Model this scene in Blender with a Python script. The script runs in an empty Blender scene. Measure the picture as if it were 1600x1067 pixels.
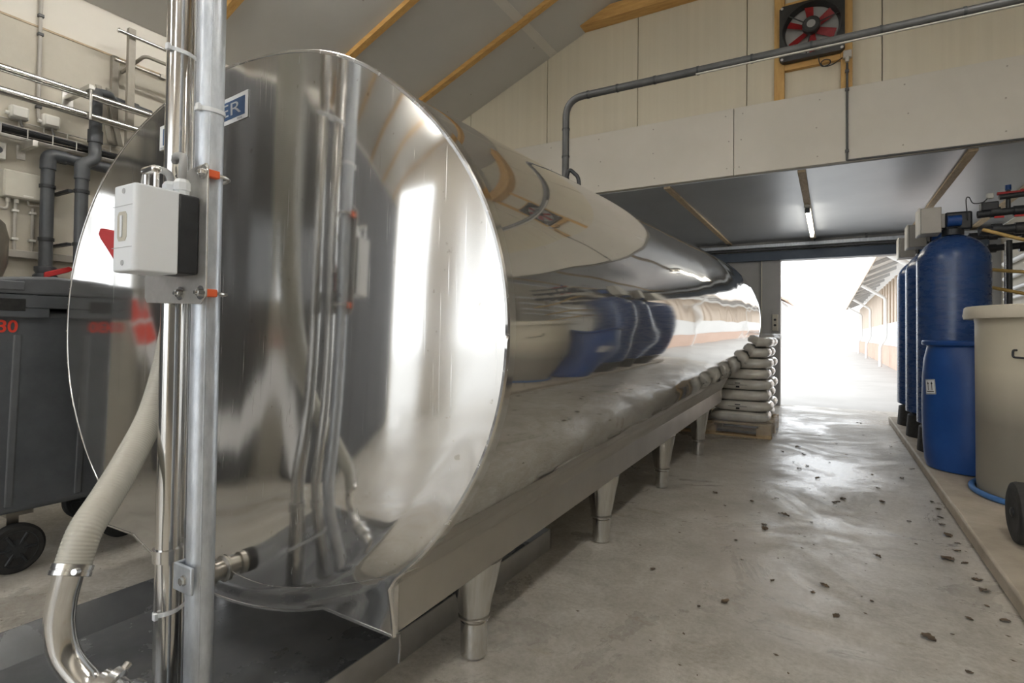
import bpy, bmesh, math, random
from mathutils import Vector, Matrix, noise
random.seed(7)
scene = bpy.context.scene
COL = scene.collection

# ------------------------------------------------------------------ camera
FPX = 850.0
cd = bpy.data.cameras.new('camera'); cam = bpy.data.objects.new('camera', cd); COL.objects.link(cam)
cd.sensor_width = 36.0; cd.lens = FPX * 36.0 / 1600.0
cd.shift_y = -0.0177; cd.clip_start = 0.02; cd.clip_end = 400
yaw = math.atan(498 / FPX); pitch = math.radians(1.0); roll = math.atan(0.0118)
Fv = Vector((-math.sin(yaw), math.cos(yaw), 0)); Rv = Vector((math.cos(yaw), math.sin(yaw), 0)); Uv = Vector((0, 0, 1))
F2 = Fv * math.cos(pitch) + Uv * math.sin(pitch); U2 = Uv * math.cos(pitch) - Fv * math.sin(pitch)
U3 = U2 * math.cos(roll) - Rv * math.sin(roll); R3 = Rv * math.cos(roll) + U2 * math.sin(roll)
M = Matrix((R3, U3, -F2)).transposed().to_4x4(); M.translation = Vector((0, 0, 1.03))
cam.matrix_world = M
scene.camera = cam

# ------------------------------------------------------------------ world, lights, exposure
scene.view_settings.view_transform = 'Standard'
scene.view_settings.look = 'None'
scene.view_settings.gamma = 1.0
scene.view_settings.use_curve_mapping = False
scene.view_settings.exposure = 1.34
w = bpy.data.worlds.new('overcast_sky'); scene.world = w; w.use_nodes = True
bg = w.node_tree.nodes['Background']
bg.inputs[0].default_value = (0.93, 0.965, 1.0, 1); bg.inputs[1].default_value = 1.3

def portal(name, loc, direction, sx, sz):
    l = bpy.data.lights.new(name, 'AREA'); l.shape = 'RECTANGLE'; l.size = sx; l.size_y = sz
    l.cycles.is_portal = True
    o = bpy.data.objects.new(name, l); COL.objects.link(o)
    o.location = loc; o.rotation_euler = Vector(direction).to_track_quat('-Z', 'Y').to_euler()
portal('portal_far_door', (0.48, 9.1, 1.08), (0, -1, 0), 2.3, 2.2)
portal('portal_rear_door', (-1.72, -5.05, 1.68), (0, 1, 0), 4.65, 3.36)
portal('portal_window', (-4.45, 0.14, 1.65), (1, 0, 0), 0.40, 0.72)

# ------------------------------------------------------------------ materials
MATS = {}
def nodes_of(name):
    m = bpy.data.materials.new(name); m.use_nodes = True
    nt = m.node_tree; p = nt.nodes['Principled BSDF']
    return m, nt, p
def pm(name, c1, c2=None, scale=4.0, rough=0.6, rough2=None, metal=0.0, bump=0.0, bscale=60.0, stretch=(1, 1, 1), detail=6.0, spec=None, coat=0.0, lo=0.35, hi=0.65, rscale=None):
    m, nt, p = nodes_of(name); L = nt.links
    geo = nt.nodes.new('ShaderNodeNewGeometry')
    mp = nt.nodes.new('ShaderNodeMapping'); mp.inputs['Scale'].default_value = stretch
    L.new(geo.outputs['Position'], mp.inputs['Vector'])
    def nz(s, d=detail):
        n = nt.nodes.new('ShaderNodeTexNoise'); n.inputs['Scale'].default_value = s; n.inputs['Detail'].default_value = d
        n.inputs['Roughness'].default_value = 0.62
        L.new(mp.outputs['Vector'], n.inputs['Vector']); return n
    p.inputs['Base Color'].default_value = (*c1, 1)
    if c2 is not None:
        n = nz(scale); r = nt.nodes.new('ShaderNodeValToRGB')
        r.color_ramp.elements[0].position = lo; r.color_ramp.elements[1].position = hi
        r.color_ramp.elements[0].color = (*c1, 1); r.color_ramp.elements[1].color = (*c2, 1)
        L.new(n.outputs['Fac'], r.inputs['Fac']); L.new(r.outputs['Color'], p.inputs['Base Color'])
    p.inputs['Roughness'].default_value = rough
    if rough2 is not None:
        n = nz(rscale or scale * 1.7); mr = nt.nodes.new('ShaderNodeMapRange')
        mr.inputs['From Min'].default_value = 0.35; mr.inputs['From Max'].default_value = 0.65
        mr.inputs['To Min'].default_value = rough; mr.inputs['To Max'].default_value = rough2
        L.new(n.outputs['Fac'], mr.inputs['Value']); L.new(mr.outputs['Result'], p.inputs['Roughness'])
    p.inputs['Metallic'].default_value = metal
    if spec is not None: p.inputs['Specular IOR Level'].default_value = spec
    if coat: p.inputs['Coat Weight'].default_value = coat; p.inputs['Coat Roughness'].default_value = 0.1
    if bump:
        n = nz(bscale, 4.0); b = nt.nodes.new('ShaderNodeBump'); b.inputs['Strength'].default_value = bump; b.inputs['Distance'].default_value = 0.01
        L.new(n.outputs['Fac'], b.inputs['Height']); L.new(b.outputs['Normal'], p.inputs['Normal'])
    MATS[name] = m; return m

def floor_material():
    m, nt, p = nodes_of('concrete_floor'); L = nt.links
    geo = nt.nodes.new('ShaderNodeNewGeometry')
    def nz(scale, det, rg=0.6, dist=0.0, st=(1, 1, 1)):
        mp = nt.nodes.new('ShaderNodeMapping'); mp.inputs['Scale'].default_value = st; L.new(geo.outputs['Position'], mp.inputs['Vector'])
        n = nt.nodes.new('ShaderNodeTexNoise'); n.inputs['Scale'].default_value = scale; n.inputs['Detail'].default_value = det
        n.inputs['Roughness'].default_value = rg; n.inputs['Distortion'].default_value = dist
        L.new(mp.outputs['Vector'], n.inputs['Vector']); return n.outputs['Fac']
    def ramp(fac, a, b, ca, cb):
        r = nt.nodes.new('ShaderNodeValToRGB'); e = r.color_ramp.elements
        e[0].position, e[1].position = a, b; e[0].color, e[1].color = (*ca, 1), (*cb, 1)
        L.new(fac, r.inputs['Fac']); return r.outputs['Color']
    def mix(mode, f, a, b):
        x = nt.nodes.new('ShaderNodeMix'); x.data_type = 'RGBA'; x.blend_type = mode
        if isinstance(f, float): x.inputs[0].default_value = f
        else: L.new(f, x.inputs[0])
        L.new(a, x.inputs[6]); L.new(b, x.inputs[7]); return x.outputs[2]
    base = ramp(nz(1.3, 12, 0.68, 0.6), 0.36, 0.64, (0.48, 0.455, 0.405), (0.63, 0.605, 0.555))
    mott = ramp(nz(7.0, 12, 0.75, 0.8), 0.35, 0.66, (0.72, 0.70, 0.67), (1.0, 1.0, 1.0))
    grain = ramp(nz(55.0, 8, 0.7), 0.36, 0.60, (0.80, 0.78, 0.75), (1.0, 1.0, 1.0))
    scuff = ramp(nz(3.0, 10, 0.75, 0.4, (0.8, 3.2, 1)), 0.58, 0.72, (1.0, 1.0, 1.0), (0.78, 0.70, 0.58))
    c = mix('MULTIPLY', 1.0, base, mott); c = mix('MULTIPLY', 1.0, c, grain); c = mix('MULTIPLY', 1.0, c, scuff)
    L.new(c, p.inputs['Base Color'])
    rr = nt.nodes.new('ShaderNodeMapRange'); rr.inputs['From Min'].default_value = 0.42; rr.inputs['From Max'].default_value = 0.58
    rr.inputs['To Min'].default_value = 0.26; rr.inputs['To Max'].default_value = 0.58
    L.new(nz(1.15, 13, 0.72, 0.9), rr.inputs['Value']); L.new(rr.outputs['Result'], p.inputs['Roughness'])
    b = nt.nodes.new('ShaderNodeBump'); b.inputs['Strength'].default_value = 0.22; b.inputs['Distance'].default_value = 0.006
    L.new(nz(38.0, 10, 0.75), b.inputs['Height']); L.new(b.outputs['Normal'], p.inputs['Normal'])
    MATS['concrete_floor'] = m
floor_material()
pm('concrete_kerb', (0.33, 0.28, 0.215), (0.47, 0.41, 0.33), 3.0, 0.75, bump=0.3, bscale=40, detail=10)
pm('concrete_outside', (0.40, 0.39, 0.37), (0.48, 0.47, 0.45), 0.8, 0.7, bump=0.2, bscale=20)
pm('wall_concrete', (0.52, 0.485, 0.405), (0.60, 0.56, 0.475), 2.2, 0.8, bump=0.06, bscale=30, detail=8)
pm('wall_dark', (0.10, 0.095, 0.085), (0.17, 0.16, 0.145), 2.5, 0.6)
pm('wall_white', (0.72, 0.68, 0.60), (0.77, 0.73, 0.65), 1.5, 0.55)
pm('panel_cream', (0.60, 0.548, 0.425), (0.64, 0.587, 0.46), 1.3, 0.5, bump=0.012, bscale=8, stretch=(14, 1, 0.2))
pm('board_white', (0.58, 0.55, 0.48), (0.64, 0.605, 0.535), 1.1, 0.55, detail=9)
pm('ceiling_grey', (0.52, 0.505, 0.47), (0.56, 0.545, 0.51), 0.9, 0.42)
pm('ceiling_annex', (0.50, 0.53, 0.57), (0.56, 0.59, 0.63), 1.2, 0.36, metal=0.55)
pm('joint_strip', (0.60, 0.57, 0.51), (0.65, 0.62, 0.56), 2.0, 0.5)
pm('timber', (0.52, 0.29, 0.085), (0.66, 0.40, 0.135), 6.0, 0.6, bump=0.12, bscale=30, stretch=(1, 6, 6))
pm('timber_vertical', (0.50, 0.29, 0.09), (0.64, 0.40, 0.14), 6.0, 0.6, bump=0.12, bscale=30, stretch=(6, 6, 1))
pm('timber_old', (0.42, 0.32, 0.20), (0.58, 0.47, 0.33), 9.0, 0.7, bump=0.2, bscale=40, stretch=(5, 1, 5))
pm('pallet_wood', (0.40, 0.28, 0.15), (0.52, 0.39, 0.23), 9.0, 0.75, bump=0.2, bscale=40)
pm('steel_tube', (0.67, 0.66, 0.64), (0.73, 0.72, 0.70), 8, 0.13, 0.18, metal=1.0, stretch=(1, 1, 0.1))
pm('post_grey', (0.27, 0.245, 0.20), (0.34, 0.31, 0.26), 8, 0.5)
pm('steel_bright', (0.70, 0.69, 0.67), (0.76, 0.75, 0.73), 20, 0.18, 0.28, metal=1.0)
pm('steel_dull', (0.40, 0.375, 0.335), (0.48, 0.455, 0.41), 7, 0.30, 0.45, metal=1.0, bump=0.03, bscale=90)
pm('steel_rail', (0.50, 0.48, 0.445), (0.58, 0.56, 0.52), 2.5, 0.30, 0.38, metal=1.0)
pm('tray_steel', (0.14, 0.145, 0.152), (0.26, 0.265, 0.272), 2.0, 0.16, 0.42, metal=0.35, detail=12, rscale=2.6)
pm('tray_side', (0.42, 0.41, 0.39), (0.52, 0.51, 0.49), 5, 0.38, 0.5, metal=0.7)
pm('galvanised', (0.52, 0.56, 0.61), (0.68, 0.72, 0.77), 45, 0.36, 0.5, metal=0.65, stretch=(1, 1, 0.35), bump=0.03, bscale=200)
pm('zinc_bracket', (0.60, 0.585, 0.55), (0.68, 0.665, 0.63), 30, 0.38, 0.5, metal=0.9)
pm('white_plastic', (0.83, 0.86, 0.885), None, rough=0.38)
pm('white_dull', (0.74, 0.72, 0.66), None, rough=0.45)
pm('black_plastic', (0.022, 0.024, 0.027), (0.035, 0.037, 0.04), 20, 0.42)
pm('grey_pvc', (0.062, 0.066, 0.072), (0.085, 0.09, 0.097), 6, 0.42)
pm('dark_pvc', (0.055, 0.056, 0.055), (0.085, 0.086, 0.084), 8, 0.42)
pm('bin_plastic', (0.085, 0.093, 0.102), (0.115, 0.124, 0.135), 9, 0.44, 0.56, bump=0.05, bscale=150)
pm('bin_lid', (0.115, 0.122, 0.130), (0.145, 0.153, 0.163), 9, 0.42, 0.5, bump=0.05, bscale=150)
pm('rubber', (0.018, 0.018, 0.018), (0.035, 0.034, 0.032), 30, 0.75, bump=0.1, bscale=60)
pm('red_print', (0.80, 0.06, 0.03), None, rough=0.6)
pm('fan_red', (0.22, 0.008, 0.010), (0.28, 0.012, 0.014), 20, 0.45)
pm('red_plastic', (0.42, 0.016, 0.018), (0.52, 0.026, 0.025), 20, 0.4)
pm('orange_plastic', (0.86, 0.15, 0.045), None, rough=0.45)
pm('box_beige', (0.56, 0.535, 0.455), (0.60, 0.575, 0.495), 5, 0.5)
pm('box_grey', (0.42, 0.395, 0.35), (0.47, 0.445, 0.40), 6, 0.5)
pm('vessel_blue', (0.020, 0.058, 0.185), (0.027, 0.072, 0.22), 6, 0.24, 0.32, bump=0.02, bscale=45, stretch=(1, 1, 3), spec=0.6)
pm('barrel_blue', (0.010, 0.060, 0.245), (0.016, 0.078, 0.29), 5, 0.34, 0.44, spec=0.5)
pm('hose_blue', (0.05, 0.16, 0.40), (0.07, 0.19, 0.45), 30, 0.5)
pm('tub_cream', (0.55, 0.50, 0.40), (0.62, 0.57, 0.465), 1.6, 0.42, 0.5, detail=8)
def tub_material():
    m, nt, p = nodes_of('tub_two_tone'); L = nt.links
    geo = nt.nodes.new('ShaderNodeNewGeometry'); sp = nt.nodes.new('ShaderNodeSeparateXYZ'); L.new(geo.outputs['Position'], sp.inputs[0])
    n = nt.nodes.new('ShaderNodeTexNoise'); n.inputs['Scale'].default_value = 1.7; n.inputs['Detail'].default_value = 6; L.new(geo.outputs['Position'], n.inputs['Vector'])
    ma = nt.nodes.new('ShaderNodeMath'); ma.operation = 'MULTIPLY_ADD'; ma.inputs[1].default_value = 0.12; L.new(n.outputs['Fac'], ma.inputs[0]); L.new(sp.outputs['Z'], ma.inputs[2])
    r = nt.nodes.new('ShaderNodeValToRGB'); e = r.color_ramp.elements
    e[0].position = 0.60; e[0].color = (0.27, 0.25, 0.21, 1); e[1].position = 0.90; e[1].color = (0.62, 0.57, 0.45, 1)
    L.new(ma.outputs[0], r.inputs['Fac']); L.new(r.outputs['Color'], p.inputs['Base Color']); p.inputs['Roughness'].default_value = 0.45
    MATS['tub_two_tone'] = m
tub_material()
pm('hose_ochre', (0.50, 0.32, 0.09), (0.58, 0.39, 0.13), 12, 0.5)
pm('white_pipe', (0.80, 0.80, 0.79), None, rough=0.4)
pm('siding', (0.50, 0.40, 0.31), (0.56, 0.46, 0.36), 1.5, 0.6)
pm('siding_white', (0.60, 0.59, 0.57), (0.66, 0.65, 0.63), 1.5, 0.6)
pm('brick', (0.52, 0.36, 0.28), (0.60, 0.43, 0.34), 3, 0.8)
pm('roof_sheet', (0.35, 0.34, 0.33), (0.42, 0.41, 0.40), 2, 0.6)
pm('door_grey', (0.36, 0.36, 0.36), (0.42, 0.42, 0.42), 2, 0.45)
pm('steel_beam', (0.055, 0.075, 0.11), (0.085, 0.11, 0.15), 3, 0.45, metal=0.2)
pm('sign_white', (0.82, 0.83, 0.84), None, rough=0.4)
pm('sign_blue', (0.045, 0.10, 0.22), None, rough=0.4)
pm('black_print', (0.02, 0.02, 0.022), None, rough=0.6)
pm('grey_print', (0.45, 0.46, 0.47), None, rough=0.6)
pm('grey_cable', (0.36, 0.36, 0.35), None, rough=0.5)
pm('leaf', (0.055, 0.04, 0.025), (0.16, 0.11, 0.065), 40, 0.7, bump=0.2, bscale=90)
pm('screw', (0.35, 0.32, 0.27), None, rough=0.5)
pm('sack_film', (0.68, 0.65, 0.58), (0.77, 0.745, 0.68), 9, 0.16, 0.26, bump=0.14, bscale=18, spec=0.7, coat=0.4)
pm('fan_black', (0.022, 0.022, 0.021), (0.035, 0.035, 0.033), 12, 0.45)
pm('fan_grille', (0.32, 0.315, 0.295), None, rough=0.6)
pm('cabinet_dark', (0.045, 0.046, 0.05), (0.07, 0.071, 0.075), 2, 0.5)

def steel_sheet(name, base, r0, r1, scratch=0.05, metal=1.0):
    m, nt, p = nodes_of(name); L = nt.links
    geo = nt.nodes.new('ShaderNodeNewGeometry')
    p.inputs['Metallic'].default_value = metal
    n1 = nt.nodes.new('ShaderNodeTexNoise'); n1.inputs['Scale'].default_value = 2.2; n1.inputs['Detail'].default_value = 8
    L.new(geo.outputs['Position'], n1.inputs['Vector'])
    mr = nt.nodes.new('ShaderNodeMapRange'); mr.inputs['From Min'].default_value = 0.3; mr.inputs['From Max'].default_value = 0.7
    mr.inputs['To Min'].default_value = r0; mr.inputs['To Max'].default_value = r1
    L.new(n1.outputs['Fac'], mr.inputs['Value'])
    # fine scratches: two sets of strongly stretched noise
    mps = []
    for rot, sc in (((0.0, 0.55, 0.0), (260, 260, 3.0)), ((0.3, -0.75, 0.2), (190, 190, 2.0))):
        mp = nt.nodes.new('ShaderNodeMapping'); mp.inputs['Rotation'].default_value = rot; mp.inputs['Scale'].default_value = sc
        L.new(geo.outputs['Position'], mp.inputs['Vector'])
        n = nt.nodes.new('ShaderNodeTexNoise'); n.inputs['Scale'].default_value = 1.0; n.inputs['Detail'].default_value = 2
        L.new(mp.outputs['Vector'], n.inputs['Vector']); mps.append(n)
    ad = nt.nodes.new('ShaderNodeMath'); ad.operation = 'ADD'
    L.new(mps[0].outputs['Fac'], ad.inputs[0]); L.new(mps[1].outputs['Fac'], ad.inputs[1])
    sc2 = nt.nodes.new('ShaderNodeMapRange'); sc2.inputs['From Min'].default_value = 1.22; sc2.inputs['From Max'].default_value = 1.40
    sc2.inputs['To Min'].default_value = 0.0; sc2.inputs['To Max'].default_value = scratch
    L.new(ad.outputs[0], sc2.inputs['Value'])
    ad2 = nt.nodes.new('ShaderNodeMath'); ad2.operation = 'ADD'
    L.new(mr.outputs['Result'], ad2.inputs[0]); L.new(sc2.outputs['Result'], ad2.inputs[1]); L.new(ad2.outputs[0], p.inputs['Roughness'])
    # specks of dried dirt
    n3 = nt.nodes.new('ShaderNodeTexNoise'); n3.inputs['Scale'].default_value = 38; n3.inputs['Detail'].default_value = 3
    L.new(geo.outputs['Position'], n3.inputs['Vector'])
    r = nt.nodes.new('ShaderNodeValToRGB'); r.color_ramp.elements[0].position = 0.70; r.color_ramp.elements[1].position = 0.74
    r.color_ramp.elements[0].color = (*base, 1); r.color_ramp.elements[1].color = (base[0] * 0.75, base[1] * 0.73, base[2] * 0.70, 1)
    L.new(n3.outputs['Fac'], r.inputs['Fac']); L.new(r.outputs['Color'], p.inputs['Base Color'])
    MATS[name] = m
steel_sheet('tank_front_steel', (0.66, 0.65, 0.63), 0.07, 0.115, 0.22, 0.95)
steel_sheet('tank_body_steel', (0.60, 0.585, 0.555), 0.03, 0.065, 0.10, 0.86)

def emission(name, col, s):
    m, nt, p = nodes_of(name)
    p.inputs['Base Color'].default_value = (0.9, 0.9, 0.9, 1)
    p.inputs['Emission Color'].default_value = (*col, 1); p.inputs['Emission Strength'].default_value = s
    MATS[name] = m
emission('tube_light', (1.0, 0.93, 0.80), 9.0)
emission('hall_fill_tube', (1.0, 0.985, 0.95), 22.0)  # glow of the added hall tubes, fill light from out of view

def clear_film(name, opac, col, rough):
    m = bpy.data.materials.new(name); m.use_nodes = True; nt = m.node_tree; L = nt.links
    p = nt.nodes['Principled BSDF']; out = nt.nodes['Material Output']
    p.inputs['Base Color'].default_value = (*col, 1); p.inputs['Roughness'].default_value = rough
    t = nt.nodes.new('ShaderNodeBsdfTransparent'); mx = nt.nodes.new('ShaderNodeMixShader')
    geo = nt.nodes.new('ShaderNodeNewGeometry'); n = nt.nodes.new('ShaderNodeTexNoise'); n.inputs['Scale'].default_value = 14; n.inputs['Detail'].default_value = 6
    L.new(geo.outputs['Position'], n.inputs['Vector'])
    mr = nt.nodes.new('ShaderNodeMapRange'); mr.inputs['From Min'].default_value = 0.35; mr.inputs['From Max'].default_value = 0.7
    mr.inputs['To Min'].default_value = opac * 0.5; mr.inputs['To Max'].default_value = opac
    L.new(n.outputs['Fac'], mr.inputs['Value']); L.new(mr.outputs['Result'], mx.inputs['Fac'])
    L.new(t.outputs[0], mx.inputs[1]); L.new(p.outputs[0], mx.inputs[2]); L.new(mx.outputs[0], out.inputs['Surface'])
    MATS[name] = m
clear_film('stretch_film', 0.30, (0.75, 0.76, 0.76), 0.10)
clear_film('window_glass', 0.12, (0.8, 0.85, 0.86), 0.05)

def hose_material():
    m, nt, p = nodes_of('hose_clear'); L = nt.links
    p.inputs['Base Color'].default_value = (0.47, 0.455, 0.395, 1); p.inputs['Roughness'].default_value = 0.26
    p.inputs['Transmission Weight'].default_value = 0.0
    p.inputs['Subsurface Weight'].default_value = 0.0
    MATS['hose_clear'] = m
hose_material()

# ------------------------------------------------------------------ mesh helpers
class B:
    def __init__(s): s.bm = bmesh.new()
    def box(s, x0, x1, y0, y1, z0, z1):
        v = [s.bm.verts.new(p) for p in ((x0, y0, z0), (x1, y0, z0), (x1, y1, z0), (x0, y1, z0), (x0, y0, z1), (x1, y0, z1), (x1, y1, z1), (x0, y1, z1))]
        for f in ((0, 3, 2, 1), (4, 5, 6, 7), (0, 1, 5, 4), (1, 2, 6, 5), (2, 3, 7, 6), (3, 0, 4, 7)): s.bm.faces.new([v[i] for i in f])
        return s
    def hexa(s, pts):
        v = [s.bm.verts.new(p) for p in pts]
        for f in ((0, 3, 2, 1), (4, 5, 6, 7), (0, 1, 5, 4), (1, 2, 6, 5), (2, 3, 7, 6), (3, 0, 4, 7)): s.bm.faces.new([v[i] for i in f])
        return s
    def ring(s, c, u, v, r, n, ph=0.0):
        return [s.bm.verts.new(Vector(c) + u * (r * math.cos(ph + 2 * math.pi * i / n)) + v * (r * math.sin(ph + 2 * math.pi * i / n))) for i in range(n)]
    def bridge(s, a, b):
        n = len(a)
        for i in range(n): s.bm.faces.new((a[i], a[(i + 1) % n], b[(i + 1) % n], b[i]))
    def tube(s, pts, r, n=16, caps=True, closed=False):
        pts = [Vector(p) for p in pts]; m = len(pts)
        rs = r if isinstance(r, (list, tuple)) else [r] * m
        up = None; rings = []
        for i in range(m):
            if closed: t = pts[(i + 1) % m] - pts[i - 1]
            elif i == 0: t = pts[1] - pts[0]
            elif i == m - 1: t = pts[-1] - pts[-2]
            else: t = (pts[i + 1] - pts[i]).normalized() + (pts[i] - pts[i - 1]).normalized()
            t.normalize()
            if up is None:
                up = Vector((0, 0, 1)) if abs(t.z) < 0.9 else Vector((1, 0, 0))
            u = (up - t * up.dot(t)).normalized(); v = t.cross(u); up = u
            rings.append(s.ring(pts[i], u, v, rs[i], n))
        for i in range(m - 1): s.bridge(rings[i], rings[i + 1])
        if closed: s.bridge(rings[-1], rings[0])
        elif caps:
            s.bm.faces.new(list(reversed(rings[0]))); s.bm.faces.new(rings[-1])
        return s
    def lathe(s, c, prof, n=48, axis='Z', caps=True):
        ax = {'X': Vector((1, 0, 0)), 'Y': Vector((0, 1, 0)), 'Z': Vector((0, 0, 1))}[axis] if isinstance(axis, str) else Vector(axis).normalized()
        u = Vector((0, 0, 1)) if abs(ax.z) < 0.9 else Vector((1, 0, 0))
        u = (u - ax * u.dot(ax)).normalized(); v = ax.cross(u)
        rings = [s.ring(Vector(c) + ax * h, u, v, max(r, 1e-4), n) for r, h in prof]
        for i in range(len(rings) - 1): s.bridge(rings[i], rings[i + 1])
        if caps: s.bm.faces.new(list(reversed(rings[0]))); s.bm.faces.new(rings[-1])
        return s
    def prism(s, pts, ext):
        e = Vector(ext); a = [s.bm.verts.new(p) for p in pts]; b = [s.bm.verts.new(Vector(p) + e) for p in pts]
        s.bm.faces.new(list(reversed(a))); s.bm.faces.new(b); s.bridge(a, b); return s

def smooth_path(pts, k=8):
    P = [Vector(p) for p in pts]; P = [P[0] * 2 - P[1]] + P + [P[-1] * 2 - P[-2]]; out = []
    for i in range(1, len(P) - 2):
        for j in range(k):
            t = j / k; a, b, c, d = P[i - 1], P[i], P[i + 1], P[i + 2]
            out.append(0.5 * ((2 * b) + (c - a) * t + (2 * a - 5 * b + 4 * c - d) * t * t + (3 * b - a - 3 * c + d) * t ** 3))
    out.append(P[-2]); return out
def bend(pts, r=0.05, k=6):
    """round the corners of a polyline"""
    P = [Vector(p) for p in pts]; out = [P[0]]
    for i in range(1, len(P) - 1):
        a = (P[i - 1] - P[i]); b = (P[i + 1] - P[i]); d = min(r, a.length * 0.45, b.length * 0.45)
        p0 = P[i] + a.normalized() * d; p2 = P[i] + b.normalized() * d
        for j in range(k + 1):
            t = j / k; out.append(p0 * (1 - t) ** 2 + P[i] * 2 * t * (1 - t) + p2 * t * t)
    out.append(P[-1]); return out

def wloc(o):
    l = Vector(o.location)
    while o.parent: o = o.parent; l += o.location
    return l
def obj(name, b, mat, parent=None, bevel=0.0, angle=35, seg=2):
    bm = b.bm if isinstance(b, B) else b
    bmesh.ops.recalc_face_normals(bm, faces=bm.faces[:])
    if parent is not None: org = wloc(parent); loc = Vector((0, 0, 0))
    else:
        lo = [min(v.co[i] for v in bm.verts) for i in range(3)]; hi = [max(v.co[i] for v in bm.verts) for i in range(3)]
        org = Vector(((lo[0] + hi[0]) / 2, (lo[1] + hi[1]) / 2, lo[2])); loc = org
    bmesh.ops.translate(bm, verts=bm.verts[:], vec=-org)
    me = bpy.data.meshes.new(name); bm.to_mesh(me); bm.free()
    for p in me.polygons: p.use_smooth = True
    me.set_sharp_from_angle(angle=math.radians(angle))
    me.materials.append(MATS[mat])
    o = bpy.data.objects.new(name, me); COL.objects.link(o); o.location = loc
    if parent is not None: o.parent = parent
    if bevel:
        m = o.modifiers.new('bevel', 'BEVEL'); m.width = bevel; m.segments = seg; m.limit_method = 'ANGLE'; m.angle_limit = math.radians(40)
    return o
def tag(o, label, cat, group=None):
    o['label'] = label; o['category'] = cat
    if group: o['group'] = group
    return o
def thing(name, label, cat, loc, group=None):
    o = bpy.data.objects.new(name, None); COL.objects.link(o); o.location = loc; o.empty_display_size = 0.1
    return tag(o, label, cat, group)
def struct(o): o['kind'] = 'structure'; return o
def sgroup(name, loc):
    o = bpy.data.objects.new(name, None); COL.objects.link(o); o.location = loc; o.empty_display_size = 0.1
    return struct(o)
def text(name, body, size, mat, mtx, parent, ext=0.0004, bold=0.0, sx=1.0):
    c = bpy.data.curves.new('txt', 'FONT'); c.body = body; c.size = size; c.extrude = ext; c.offset = bold
    c.align_x = 'CENTER'; c.align_y = 'CENTER'
    t = bpy.data.objects.new('txt', c); COL.objects.link(t)
    dg = bpy.context.evaluated_depsgraph_get(); dg.update()
    me = bpy.data.meshes.new_from_object(t.evaluated_get(dg)); bpy.data.objects.remove(t); bpy.data.curves.remove(c)
    bm = bmesh.new(); bm.from_mesh(me); bpy.data.meshes.remove(me)
    for v in bm.verts: v.co.x *= sx
    bm.transform(mtx)
    return obj(name, bm, mat, parent)
def frame(origin, right, up):
    r = Vector(right).normalized(); u = Vector(up).normalized(); n = r.cross(u)
    m = Matrix((r, u, n)).transposed().to_4x4(); m.translation = Vector(origin); return m

# ------------------------------------------------------------------ room shell
XL, XR = -4.4, 2.6            # main hall side walls
YB, YH, YD = -5.0, 5.15, 9.0  # rear wall, header wall, far door wall
SL = 0.406; XRIDGE = -0.9
def zc(x): return 3.264 + SL * (min(x, 2 * XRIDGE - x) + 4.4)
ZA = 2.445                    # annex ceiling
XAR = 1.85

struct(obj('floor', B().box(-4.6, 2.8, -5.2, 9.15, -0.12, 0.0), 'concrete_floor'))
struct(obj('floor_outside', B().box(-60, 60, 9.16, 120, -0.14, -0.012), 'concrete_outside'))
struct(obj('floor_yard', B().box(-40, 40, -60, -5.21, -0.14, -0.012), 'concrete_outside'))
struct(obj('floor_plinth', B().box(0.605, 2.6, -5.0, 8.0, 0.0, 0.072), 'concrete_kerb', bevel=0.012))

# left wall with a window opening
wl = B(); WY0, WY1, WZ0, WZ1 = -0.06, 0.34, 1.28, 2.02
wl.box(-4.6, XL, YB, WY0, 0, 2.96).box(-4.6, XL, WY1, YD, 0, 2.96).box(-4.6, XL, WY0, WY1, 0, WZ0).box(-4.6, XL, WY0, WY1, WZ1, 2.96)
struct(obj('wall_left', wl, 'wall_concrete'))
struct(obj('trim_1', B().box(-4.6, XL - 0.004, YB, YD, 2.962, 3.40), 'wall_white'))
struct(obj('trim_2', B().box(XL - 0.01, XL + 0.006, YB, YH, 2.955, 2.967), 'timber_old'))
win = sgroup('window_1', (XL, -0.02, WZ0))
fr = B().box(-4.5, -4.44, WY0, WY1, WZ0, WZ0 + 0.04).box(-4.5, -4.44, WY0, WY1, WZ1 - 0.04, WZ1).box(-4.5, -4.44, WY0, WY0 + 0.04, WZ0 + 0.04, WZ1 - 0.04).box(-4.5, -4.44, WY1 - 0.04, WY1, WZ0 + 0.04, WZ1 - 0.04)
obj('window_frame', fr, 'white_dull', win)
obj('pane', B().box(-4.476, -4.47, WY0 + 0.04, WY1 - 0.04, WZ0 + 0.04, WZ1 - 0.04), 'window_glass', win)

# right walls
struct(obj('wall_right', B().box(XR, XR + 0.2, YB, YH, 0, 2.3), 'wall_dark'))
struct(obj('trim_4', B().box(XR + 0.005, XR + 0.2, YB, YH, 2.301, 3.40), 'wall_white'))
struct(obj('wall_annex_right', B().box(XAR, XAR + 0.2, YH + 0.1, YD, 0, ZA), 'wall_concrete'))
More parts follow.
